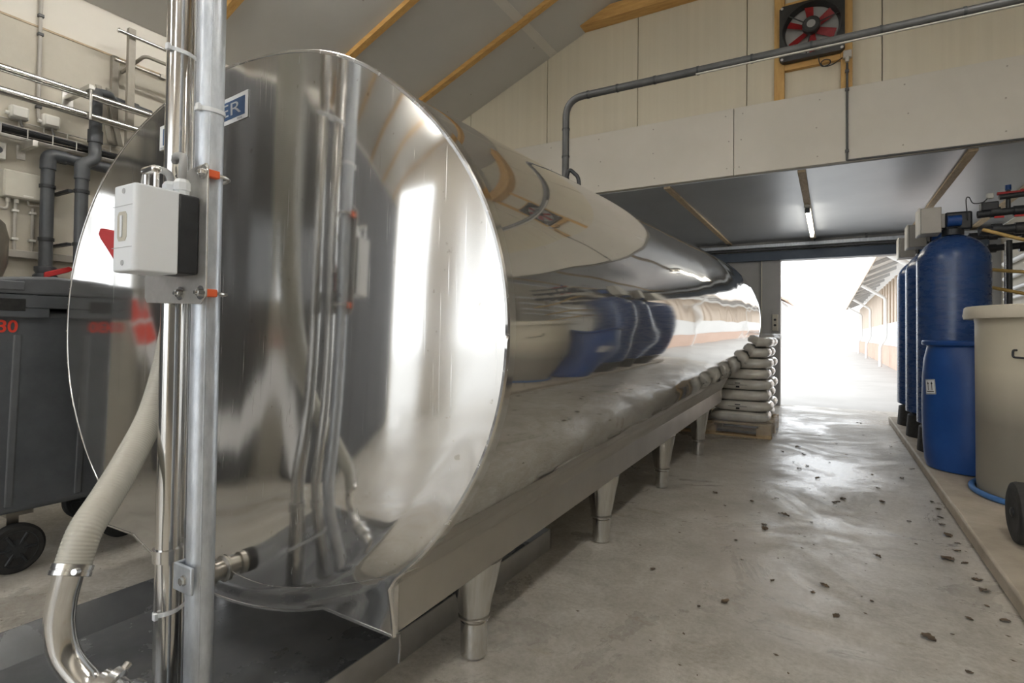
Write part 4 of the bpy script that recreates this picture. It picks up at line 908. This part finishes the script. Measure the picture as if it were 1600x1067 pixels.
# manifold of black pipes above the vessels
mf = thing('pipe_manifold', 'black plastic pipe manifold with red valve levers above the vessels', 'manifold', (1.4, 5.8, 1.9))
for z, y, r in ((2.045, 5.72, 0.030), (1.90, 5.68, 0.034), (1.97, 6.5, 0.028), (1.86, 6.55, 0.03)):
    obj('pipe_run', B().tube([(1.03 if y < 6 else 1.10, y, z - 0.01), (XAR - 0.09, y, z + 0.03)], r, 18), 'black_plastic', mf)
    for x in (1.14, 1.28, 1.5): obj('coupling', B().lathe((x, y, z + 0.0), [(r * 1.35, -0.03), (r * 1.35, 0.03)], 16, 'X'), 'black_plastic', mf)
for x, z in ((1.22, 2.19), (1.36, 2.20)):
    obj('riser', B().tube([(x, 5.72, 2.05), (x, 5.72, z + 0.02)], 0.016, 12), 'black_plastic', mf)
    obj('lever', B().box(x - 0.07, x + 0.07, 5.70, 5.72, z - 0.012, z + 0.012), 'red_plastic', mf, bevel=0.003)
obj('blue_knob', B().lathe((1.22, 5.72, 2.215), [(0.02, 0), (0.02, 0.04)], 14), 'barrel_blue', mf)
obj('pipe_run', B().tube([(1.16, 5.70, 2.16), (XAR - 0.09, 5.70, 2.19)], 0.022, 14), 'black_plastic', mf)
for x in (1.15, 1.27): obj('small_lever', B().box(x - 0.03, x + 0.03, 5.64, 5.655, 1.985, 2.0), 'red_plastic', mf, bevel=0.003)
obj('actuator', B().box(1.05, 1.16, 5.69, 5.78, 2.06, 2.13), 'black_plastic', mf, bevel=0.008)
obj('sensor_head', B().box(1.09, 1.13, 5.70, 5.75, 2.16, 2.20), 'white_dull', mf, bevel=0.004)
obj('wire', B().tube(smooth_path([(0.97, 5.72, 2.0), (0.955, 5.70, 2.16), (0.975, 5.70, 2.18), (1.0, 5.70, 2.13), (1.06, 5.70, 2.13), (1.10, 5.72, 2.17)], 5), 0.004, 8), 'black_plastic', mf)
for k, pts in enumerate(([(1.04, 5.605, 1.895), (1.12, 5.59, 1.86), (1.28, 5.57, 1.79), (1.45, 5.55, 1.74)], [(1.06, 6.1, 1.66), (1.2, 5.95, 1.60), (1.45, 5.8, 1.55)], [(1.06, 6.0, 1.50), (1.2, 5.9, 1.44), (1.45, 5.7, 1.35)])):
    lab = ['ochre hose leaving the top of the front vessel', 'ochre hose strung behind the vessels, upper', 'ochre hose strung behind the vessels, just above the cream tub'][k]
    e = pts[-1]; pts = pts + [(XAR - 0.10, e[1], e[2] - 0.05)]
    tag(obj('ochre_hose', B().tube(smooth_path(pts, 6), 0.014, 12), 'hose_ochre'), lab, 'hose')
for k, (z, z2) in enumerate(((1.92, 1.98), (1.74, 1.82), (1.60, 1.66), (1.50, 1.53))):
    lab = ['topmost', 'second', 'third', 'lowest'][k] + ' white pipe on the wall behind the vessels'
    t = thing('white_service_pipe', lab, 'pipe', (XAR - 0.05, 7.0, z))
    obj('pipe_run', B().tube([(XAR - 0.05, 5.4, z2), (XAR - 0.05, 8.6, z)], 0.030 - 0.004 * k, 16), 'white_pipe', t)
    for y in (6.2, 7.6): obj('clip', B().box(XAR - 0.09, XAR - 0.001, y - 0.01, y + 0.01, z - 0.04, z + 0.09), 'white_dull', t)
for y, lab in ((6.35, 'grey upright pipe between the vessels and the wall'), (6.46, 'thin chrome upright pipe between the vessels and the wall')):
    t = thing('upright_pipe', lab, 'pipe', (1.36, y, KZ)); obj('pipe_run', B().tube([(1.36, y, KZ), (1.36, y, 1.9)], 0.022 if y < 6.4 else 0.012, 14), 'dark_pvc' if y < 6.4 else 'steel_bright', t)

# blue barrel
ba = thing('plastic_barrel', 'blue plastic barrel with this-way-up sticker on the plinth', 'barrel', (0.875, 5.05, KZ))
bxc, byc = 0.885, 5.12
pr = [(0.235, 0), (0.262, 0.008), (0.274, 0.05), (0.283, 0.16), (0.290, 0.35), (0.291, 0.52), (0.288, 0.66), (0.278, 0.80), (0.262, 0.875), (0.258, 0.893), (0.264, 0.900), (0.286, 0.904), (0.291, 0.912), (0.291, 0.930), (0.285, 0.938), (0.262, 0.940), (0.250, 0.925), (0.05, 0.920)]
obj('drum', B().lathe((bxc, byc, KZ), pr, 72), 'barrel_blue', ba)
obj('bung', B().lathe((bxc + 0.12, byc, KZ + 0.92), [(0.03, 0), (0.03, 0.012)], 18), 'barrel_blue', ba)
# sticker facing the aisle
ang = math.atan2(-0.89, -0.24); 
ang = math.radians(208); r_ = 0.2915
nx, ny = math.cos(ang), math.sin(ang); tx_, ty_ = -ny, nx
cxs, cys, czs = bxc + nx * r_, byc + ny * r_, KZ + 0.60
st = B(); up = Vector((0.0, 0, 1)); rt = Vector((tx_, ty_, 0)); lean = 0.10
rt2 = (rt + up * lean).normalized(); up2 = (up - rt * lean).normalized(); cen = Vector((cxs, cys, czs)); nn = Vector((nx, ny, 0))
def curved(u, v, off):
    p = cen + rt2 * u + up2 * v; d = Vector((p.x - bxc, p.y - byc, 0)); d.normalize(); return Vector((bxc, byc, p.z)) + d * (r_ + off)
def patch(b, u0, u1, v0, v1, off):
    N = 6; lo_ = [b.bm.verts.new(curved(u0 + (u1 - u0) * i / N, v0, off)) for i in range(N + 1)]; hi_ = [b.bm.verts.new(curved(u0 + (u1 - u0) * i / N, v1, off)) for i in range(N + 1)]
    for i in range(N): b.bm.faces.new((lo_[i], lo_[i + 1], hi_[i + 1], hi_[i]))
    return b
sti = obj('sticker', patch(B(), -0.050, 0.050, -0.054, 0.054, 0.0012), 'sign_white', ba)
pbk = B()
for u in (-0.048, 0.045): patch(pbk, u, u + 0.003, -0.052, 0.052, 0.0018)
for v in (-0.05, 0.048): patch(pbk, -0.048, 0.048, v, v + 0.0025, 0.0018)
patch(pbk, -0.034, 0.034, -0.037, -0.032, 0.0018)
for u in (-0.018, 0.018):
    patch(pbk, u - 0.003, u + 0.003, -0.024, 0.022, 0.0018)
    a_, b_, c_ = (pbk.bm.verts.new(curved(u - 0.009, 0.020, 0.0018)), pbk.bm.verts.new(curved(u + 0.009, 0.020, 0.0018)), pbk.bm.verts.new(curved(u, 0.040, 0.0018)))
    pbk.bm.faces.new((a_, b_, c_))
obj('up_arrows', pbk, 'black_print', sti)

# cream tub
tu = thing('round_tub', 'tall round cream plastic tub with overhanging rim on the plinth', 'tub', (1.28, 4.36, KZ))
ux, uy, ur = 1.265, 4.44, 0.475
obj('tub_wall', B().lathe((ux, uy, KZ), [(0.43, 0), (0.465, 0.01), (0.470, 0.06), (0.475, 1.05), (0.480, 1.09), (0.45, 1.09), (0.44, 0.05), (0.1, 0.04)], 96), 'tub_two_tone', tu)
obj('tub_rim', B().lathe((ux, uy, KZ), [(0.485, 1.085), (0.53, 1.078), (0.535, 1.10), (0.528, 1.148), (0.52, 1.155), (0.44, 1.155), (0.43, 1.09)], 96), 'tub_cream', tu, angle=30)
obj('tub_cover', B().lathe((ux, uy, KZ), [(0.44, 1.13), (0.44, 1.148), (0.1, 1.15)], 64), 'tub_cream', tu)
ha = math.radians(222); 
def tubp(a, r, z): return (ux + r * math.cos(a), uy + r * math.sin(a), z)
obj('handle', B().tube(bend([tubp(ha, 0.474, 0.965), tubp(ha, 0.50, 0.965), tubp(ha, 0.502, 0.925), tubp(ha + 0.12, 0.505, 0.922), tubp(ha + 0.30, 0.505, 0.922), tubp(ha + 0.31, 0.476, 0.925)], 0.015), 0.006, 10), 'black_plastic', tu)
tag(obj('blue_hose', B().tube([(ux + 0.492 * math.cos(a), uy + 0.492 * math.sin(a), KZ + 0.0185) for a in [math.radians(100 + 2.5 * k) for k in range(84)]], 0.0175, 12), 'hose_blue'), 'blue hose lying around the foot of the cream tub', 'hose')

# trolley wheel at the plinth edge
tr = thing('hand_trolley', 'black rubber-tyred trolley wheel standing in front of the cream tub', 'trolley', (0.95, 3.45, KZ))
def trolley_wheel(x):
    wh = obj('wheel', B().lathe((x, 3.42, KZ + 0.142), [(0.088, -0.030), (0.118, -0.034), (0.136, -0.028), (0.142, -0.014), (0.142, 0.014), (0.136, 0.028), (0.118, 0.034), (0.088, 0.030)], 44, 'X'), 'rubber', tr)
    obj('rim_disc', B().lathe((x, 3.42, KZ + 0.142), [(0.018, -0.030), (0.035, -0.018), (0.075, -0.016), (0.092, -0.028), (0.092, 0.028), (0.075, 0.016), (0.018, 0.03)], 36, 'X'), 'black_plastic', wh)
    obj('hub_cap', B().lathe((x, 3.42, KZ + 0.142), [(0.014, -0.040), (0.022, -0.036), (0.022, -0.028)], 18, 'X'), 'black_plastic', wh)
trolley_wheel(0.772); trolley_wheel(1.26)
obj('axle', B().tube([(0.79, 3.42, KZ + 0.142), (1.25, 3.42, KZ + 0.142)], 0.012, 12), 'steel_dull', tr)
obj('toe_plate', B().box(0.86, 1.19, 3.50, 3.74, KZ + 0.01, KZ + 0.02), 'steel_dull', tr)
for x in (0.90, 1.15): obj('frame_tube', B().tube(bend([(x, 3.50, KZ + 0.02), (x, 3.44, KZ + 0.2), (x + (1.02 - x) * 0.1, 3.40, KZ + 1.0)], 0.05), 0.014, 12), 'steel_beam', tr)
obj('frame_bar', B().tube([(0.91, 3.405, KZ + 0.95), (1.14, 3.405, KZ + 0.95)], 0.014, 12), 'steel_beam', tr)

# ------------------------------------------------------------------ pallet of sacks
PX0, PX1, PY0, PY1 = -1.70, -0.505, 5.965, 6.88
pa = thing('pallet', 'low wooden pallet under the stacked sacks', 'pallet', ((PX0 + PX1) / 2, (PY0 + PY1) / 2, 0))
for k in range(3):
    y = PY0 + 0.05 + k * (PY1 - PY0 - 0.10) / 2
    obj('bottom_board', B().box(PX0, PX1, y - 0.05, y + 0.05, 0.0, 0.022), 'pallet_wood', pa, bevel=0.002)
    for x in (PX0 + 0.07, (PX0 + PX1) / 2, PX1 - 0.07): obj('block', B().box(x - 0.07, x + 0.07, y - 0.05, y + 0.05, 0.0225, 0.10), 'pallet_wood', pa, bevel=0.002)
for x in (PX0 + 0.06, (PX0 + PX1) / 2, PX1 - 0.06): obj('stringer_board', B().box(x - 0.06, x + 0.06, PY0, PY1, 0.1005, 0.122), 'pallet_wood', pa, bevel=0.002)
for k in range(6):
    y = PY0 + 0.055 + k * (PY1 - PY0 - 0.11) / 5
    obj('top_board', B().box(PX0, PX1, y - 0.055, y + 0.055, 0.1225, 0.144), 'pallet_wood', pa, bevel=0.002)
def sack_mesh(seed):
    bm = bmesh.new(); rnd = random.Random(seed)
    lx, ly = 0.575, 0.438
    # closed pillow: rounded long sides, soft corners, wrinkles
    NU, NV = 44, 8; R_ = 0.0525; rows = []
    def wr(x, y, z): return 0.006 * noise.noise(Vector((x * 7 + seed, y * 7, z * 10))) + 0.003 * noise.noise(Vector((x * 26, y * 26 + seed, z * 26)))
    for v in range(NV + 1):
        ph = -math.pi / 2 + math.pi * v / NV; row = []
        for u in range(NU):
            th = 2 * math.pi * (u + 0.5) / NU; c, s_ = math.cos(th), math.sin(th)
            dx_, dy_ = math.copysign(abs(c) ** 0.42, c), math.copysign(abs(s_) ** 0.46, s_)
            cor = 1 - 0.55 * (abs(dx_ * dy_)) ** 3 * 0.5
            x = dx_ * (lx / 2 - R_) + dx_ * R_ * math.cos(ph); y = dy_ * (ly / 2 - R_) + dy_ * R_ * math.cos(ph); z = R_ * math.sin(ph) * cor
            w_ = wr(x, y, z); row.append(bm.verts.new((x * (1 + w_), y * (1 + w_), z + w_ * 0.12)))
        rows.append(row)
    for v in range(NV):
        for u in range(NU): bm.faces.new((rows[v][u], rows[v][(u + 1) % NU], rows[v + 1][(u + 1) % NU], rows[v + 1][u]))
    for row, sg in ((rows[0], -1), (rows[-1], 1)):
        mid = [bm.verts.new((p.co.x * 0.5, p.co.y * 0.5, sg * R_ + wr(p.co.x, p.co.y, sg) * 0.12)) for p in row]
        for u in range(NU): bm.faces.new((row[u], row[(u + 1) % NU], mid[(u + 1) % NU], mid[u]))
        bm.faces.new(mid)
    bmesh.ops.remove_doubles(bm, verts=bm.verts[:], dist=1e-5); bmesh.ops.recalc_face_normals(bm, faces=bm.faces[:])
    me = bpy.data.meshes.new('sack'); bm.to_mesh(me); bm.free()
    for p in me.polygons: p.use_smooth = True
    me.materials.append(MATS['sack_film']); return me
SM = [sack_mesh(s) for s in range(4)]
def print_mesh():
    bm = bmesh.new()
    for u0, u1, v0, v1 in ((-0.055, -0.005, 0.012, 0.020), (-0.045, -0.010, -0.030, -0.012), (-0.12, 0.06, -0.003, 0.0)):
        vs = [bm.verts.new(p) for p in ((u0, 0, v0), (u1, 0, v0), (u1, 0, v1), (u0, 0, v1))]; bm.faces.new(vs)
        vs2 = [bm.verts.new((p[0], 0.002, p[1])) for p in ((u0, v0), (u1, v0), (u1, v1), (u0, v1))]; bm.faces.new(list(reversed(vs2)))
    me = bpy.data.meshes.new('print'); bm.to_mesh(me); bm.free(); me.materials.append(MATS['black_print']); return me
PM = print_mesh()
ORD = ['lowest', 'second', 'third', 'fourth', 'fifth', 'sixth', 'seventh', 'topmost']
LH = 0.1095
for k in range(8):
    z = 0.1455 + 0.0545 + k * LH
    for i, x in enumerate((PX0 + 0.30, PX1 - 0.300)):
        for j, y in enumerate((PY0 + 0.228, PY1 - 0.228)):
            if i == 0 and j == 1: continue
            o = bpy.data.objects.new('sack', SM[(k + i + 2 * j) % 4]); COL.objects.link(o)
            jx = (0.012 if k % 2 else -0.012) + random.uniform(-.003, .003)
            o.location = (x + jx, y + random.uniform(-.003, .003), z); o.rotation_euler.z = random.choice((0, math.pi)) + random.uniform(-.005, .005)
            tag(o, ('plastic sack in the %s layer on the pallet, ' % ORD[k]) + (('half hidden behind the tank' if i == 0 else 'at the corner facing the hall') if j == 0 else 'on the side by the doorway'), 'sack', 'filled sacks stacked on the pallet')
            if k % 2 == 1 and j == 0 and abs(math.cos(o.rotation_euler.z)) > 0.5:
                p = bpy.data.objects.new('print', PM); COL.objects.link(p); p.parent = o
                sgn = 1 if math.cos(o.rotation_euler.z) > 0 else -1
                p.location = (0.0, -sgn * 0.2225, 0); p.rotation_euler.z = 0 if sgn > 0 else math.pi
# stretch film around the foot of the stack and over its top
fl = bmesh.new()
def film_loop(z, g):
    hx, hy, rc = (PX1 - PX0) / 2 + g, (PY1 - PY0) / 2 + g, 0.012; pts = []
    for sx, sy, a0 in ((1, 1, 0), (-1, 1, 90), (-1, -1, 180), (1, -1, 270)):
        for k in range(3):
            a = math.radians(a0 + 45 * k); pts.append((sx * (hx - rc) + rc * math.cos(a), sy * (hy - rc) + rc * math.sin(a)))
    out = []
    for (ax_, ay), (bx_, by) in zip(pts, pts[1:] + pts[:1]):
        m = max(1, round(math.dist((ax_, ay), (bx_, by)) / 0.05))
        for k in range(m): out.append((ax_ + (bx_ - ax_) * k / m, ay + (by - ay) * k / m))
    res = []
    for ex, ey in out:
        n_ = 0.004 * noise.noise(Vector((ex * 9, ey * 9, z * 26)))
        res.append(fl.verts.new(((PX0 + PX1) / 2 + ex * (1 + n_), (PY0 + PY1) / 2 + ey * (1 + n_), z + 0.012 * noise.noise(Vector((ex * 5, ey * 5, 1))))))
    return res
lp = [film_loop(z, g) for z, g in ((0.045, 0.026), (0.09, 0.026), (0.14, 0.026), (0.18, 0.026), (0.23, 0.026))]
for a, b_ in zip(lp[:-1], lp[1:]):
    for i in range(len(a)): fl.faces.new((a[i], a[(i + 1) % len(a)], b_[(i + 1) % len(a)], b_[i]))
wr = thing('stretch_wrap', 'crumpled clear stretch film wrapped around the pallet load', 'plastic film', ((PX0 + PX1) / 2, (PY0 + PY1) / 2, 0.04))
obj('foot_wrap', fl, 'stretch_film', wr)
tp = bmesh.new(); N1, N2 = 44, 34; g = []
for i in range(N1 + 1):
    row = []
    for j in range(N2 + 1):
        x = PX0 - 0.04 + (PX1 - PX0 + 0.08) * i / N1; y = PY0 - 0.04 + (PY1 - PY0 + 0.08) * j / N2
        e = min(i, N1 - i, j, N2 - j); drop = 0.05 if e == 0 else 0.0
        row.append(tp.verts.new((x, y, 0.145 + 8 * LH + 0.022 + 0.030 * abs(noise.noise(Vector((x * 9, y * 9, 0)))) + 0.014 * noise.noise(Vector((x * 24, y * 24, 5))) - drop)))
    g.append(row)
for i in range(N1):
    for j in range(N2): tp.faces.new((g[i][j], g[i + 1][j], g[i + 1][j + 1], g[i][j + 1]))
obj('top_sheet', tp, 'stretch_film', wr, angle=70)

# ------------------------------------------------------------------ dry leaves on the floor
def leaf_mesh(seed):
    rnd = random.Random(seed); bm = bmesh.new(); n1, n2 = 7, 4; g = []
    for i in range(n1 + 1):
        t = i / n1; wd = 0.42 * math.sin(math.pi * min(1, t * 0.95 + 0.03)) ** 0.7 * (1 + 0.35 * rnd.uniform(-1, 1)) + 0.02; row = []
        for j in range(n2 + 1):
            v = (j / n2 - 0.5) * 2; row.append(bm.verts.new((t - 0.5, v * wd, 0.10 + 0.22 * v * v * rnd.uniform(0.2, 1) + 0.12 * math.sin(t * 4 + seed) + rnd.uniform(-.06, .06))))
        g.append(row)
    for i in range(n1):
        for j in range(n2): bm.faces.new((g[i][j], g[i + 1][j], g[i + 1][j + 1], g[i][j + 1]))
    bm.verts.ensure_lookup_table(); mz = min(v.co.z for v in bm.verts)
    for v in bm.verts: v.co.z -= mz
    me = bpy.data.meshes.new('leaf'); bm.to_mesh(me); bm.free(); me.materials.append(MATS['leaf'])
    for p in me.polygons: p.use_smooth = True
    return me
LM = [leaf_mesh(s) for s in range(6)]
leaves = [(-0.26, 5.71, 1.6), (-0.37, 5.41, 1), (-0.66, 6.0, 1), (-0.2, 5.4, 1), (-0.16, 4.94, 1), (-0.26, 5.03, .7), (-0.21, 4.79, 1), (-0.08, 4.54, 1.2), (-0.65, 3.76, 1), (-0.42, 3.69, .9), (-0.3, 3.85, .7), (-0.23, 3.5, 1.6), (-0.31, 3.27, 1), (-0.3, 3.2, 1.2), (0.07, 4.06, 1.3), (0.28, 4.12, 1.2), (0.03, 3.95, 1.3), (0.19, 3.09, 1), (0.38, 3.77, .7), (-0.02, 2.61, 1), (-0.06, 2.52, .6), (-0.21, 2.55, .6), (-0.35, 2.25, 1), (0.02, 2.35, .9), (0.29, 2.35, 1.3), (0.53, 3.61, 1.3), (0.56, 4.14, 1), (0.55, 4.3, .8), (0.55, 5.27, 1), (0.49, 6.24, .9), (0.45, 4.9, .9), (0.53, 3.21, .8), (0.47, 3.23, 1.7), (0.54, 3.02, 1.1), (0.53, 3.38, .8), (0.54, 2.9, 1.4), (0.55, 2.64, .9), (0.44, 2.59, .7), (0.37, 2.18, .6), (0.14, 2.56, .5), (0.28, 7.78, 1), (0.31, 7.70, 1), (-0.67, 2.39, .8), (-0.43, 2.16, .5), (-0.41, 2.95, .6), (-0.09, 3.46, .5), (0.27, 4.89, .7), (-0.01, 5.17, .6), (0.28, 4.48, .8), (-0.55, 3.51, .5), (0.37, 3.38, .5), (-0.35, 2.71, .4), (0.545, 3.95, 1.0), (0.53, 3.80, .9), (0.55, 3.50, .7), (0.52, 2.75, .5), (0.12, 5.6, .6), (0.05, 6.1, .6), (-0.1, 6.5, .7), (0.3, 6.8, .6)]
for k, (x, y, s_) in enumerate(leaves):
    o = bpy.data.objects.new('dry_leaf', LM[k % 6]); COL.objects.link(o); o.location = (x, y, 0.0005)
    q = 0.036 * s_; o.scale = (q, q * 0.8, q * 0.62); o.rotation_euler.z = random.uniform(0, 6.28)
    if x > 0.5: lab = 'small curled dry leaf against the foot of the plinth'
    elif y > 4.4: lab = 'small curled dry leaf on the floor towards the far doorway'
    else: lab = 'small curled dry leaf on the open floor beside the tank'
    tag(o, lab, 'leaf', 'dry leaves on the floor')
db = bmesh.new()
for k in range(260):
    x = random.uniform(-0.85, 0.6); y = random.uniform(1.6, 8.5); s_ = random.uniform(0.002, 0.007); a = random.uniform(0, 3.1)
    vs = [db.verts.new((x + s_ * math.cos(a + b_) * (1.6 if i % 2 else 0.7), y + s_ * math.sin(a + b_), 0.0012 + (0.002 if i == 1 else 0))) for i, b_ in enumerate((0, 1.6, 3.1, 4.7))]
    db.faces.new(vs)
for k in range(60):
    x = random.uniform(-3.0, -2.25); y = random.uniform(0.4, 1.4); s_ = random.uniform(0.001, 0.004); a = random.uniform(0, 3.1)
    db.faces.new([db.verts.new((x + s_ * math.cos(a + b_), y + s_ * math.sin(a + b_), 0.0012)) for b_ in (0, 1.6, 3.1, 4.7)])
so = obj('floor_crumbs', db, 'leaf'); so['kind'] = 'stuff'; tag(so, 'tiny dark crumbs of dirt scattered over the concrete floor', 'dirt')

# ------------------------------------------------------------------ outside: neighbouring barn
bn = thing('barn', 'long pale barn with brick plinth and deep eaves outside the doorway', 'building', (1.75, 26, 0))
WX = 1.78
obj('brick_plinth', B().box(WX, WX + 0.3, 9.4, 46, -0.01, 0.74), 'brick', bn)
obj('window_band', B().box(WX - 0.02, WX + 0.3, 9.4, 46, 0.7405, 1.52), 'siding_white', bn)
y = 9.4
while y < 46:
    wdt = 0.55 if y < 26 else 1.1
    obj('siding_board', B().box(WX + (0.0 if int(round((y - 9.4) / 0.55)) % 2 else 0.05), WX + 0.3, y + 0.005, y + wdt - 0.03, 1.5205, 3.0), 'siding', bn, bevel=0.006, seg=1)
    y += wdt
rf = B().hexa([(0.92, 9.4, 2.93), (3.2, 9.4, 3.9), (3.2, 46, 3.9), (0.92, 46, 2.93), (0.92, 9.4, 3.0), (3.2, 9.4, 3.97), (3.2, 46, 3.97), (0.92, 46, 3.0)])
obj('roof', rf, 'siding_white', bn)
obj('fascia', B().box(0.90, 0.92, 9.4, 46, 2.86, 3.02), 'siding', bn)
for k in range(16):
    y = 10 + k * 2.2; obj('eave_rafter', B().hexa([(0.93, y, 2.84), (1.80, y, 3.20), (1.80, y + 0.08, 3.20), (0.93, y + 0.08, 2.84), (0.93, y, 2.925), (1.80, y, 3.295), (1.80, y + 0.08, 3.295), (0.93, y + 0.08, 2.925)]), 'roof_sheet', bn)
for y in (14.0, 23.0, 31.5, 40.0):
    obj('downspout', B().tube(bend([(0.95, y, 2.86), (1.66, y, 2.40), (1.66, y, 1.0), (1.50, y, 0.72), (1.50, y, 0.0)], 0.12), 0.055, 14), 'white_pipe', bn)
shed = thing('distant_shed', 'distant pale shed with a pitched roof beyond the yard', 'building', (-6.5, 62, 0))
obj('shed_wall', B().prism([(-13.0, 62, 0), (-4.3, 62, 0), (-4.3, 62, 4.6), (-8.6, 62, 7.0), (-13.0, 62, 4.6)], (0, 10, 0)), 'siding_white', shed)
obj('shed_roof', B().prism([(-13.5, 61.5, 4.5), (-8.6, 61.5, 7.15), (-3.7, 61.5, 4.5), (-3.7, 61.5, 4.7), (-8.6, 61.5, 7.35), (-13.5, 61.5, 4.7)], (0, 11, 0)), 'brick', shed)

# ------------------------------------------------------------------ things behind the viewer that the steel mirrors
cb2 = thing('added_cabinet', 'tall dark cabinet added out of view for the tank plate to mirror', 'cabinet', (-4.1, -1.9, 0))  # invented cabinet, added so the end plate reflects something dark
obj('carcass', B().box(-4.39, -3.75, -4.3, -0.10, 0.05, 2.9), 'cabinet_dark', cb2, bevel=0.008)
for k in range(5):
    y0 = -4.28 + k * 0.832; d = obj('door', B().box(-3.749, -3.725, y0, y0 + 0.82, 0.08, 2.86), 'cabinet_dark', cb2, bevel=0.006)
    obj('handle', B().tube(bend([(-3.725, y0 + 0.72, 1.1), (-3.69, y0 + 0.72, 1.1), (-3.69, y0 + 0.72, 1.3), (-3.725, y0 + 0.72, 1.3)], 0.015), 0.007, 10), 'steel_bright', d)
obj('plinth', B().box(-4.37, -3.80, -4.28, -0.12, 0.0, 0.0495), 'black_plastic', cb2)
bo = thing('marker_board', 'white marker board with red stripes leaning by the waste bin', 'board', (-3.2, 0.3, 0))
d = Vector((0, 0.52, 1.12)).normalized(); nrm = Vector((1, 0, 0)); wv = d.cross(nrm).normalized(); p0 = Vector((-3.2, 0.02, 0.03))
def seg(b, t0, t1, wd, th): 
    a = p0 + d * t0; e = p0 + d * t1
    return b.hexa([a - wv * wd - nrm * th, a + wv * wd - nrm * th, a + wv * wd + nrm * th, a - wv * wd + nrm * th, e - wv * wd - nrm * th, e + wv * wd - nrm * th, e + wv * wd + nrm * th, e - wv * wd + nrm * th])
obj('board_body', seg(B(), 0, 1.28, 0.055, 0.012), 'sign_white', bo)
for t0 in (1.02, 1.15): obj('red_stripe', seg(B(), t0, t0 + 0.11, 0.045, 0.014), 'red_print', bo)
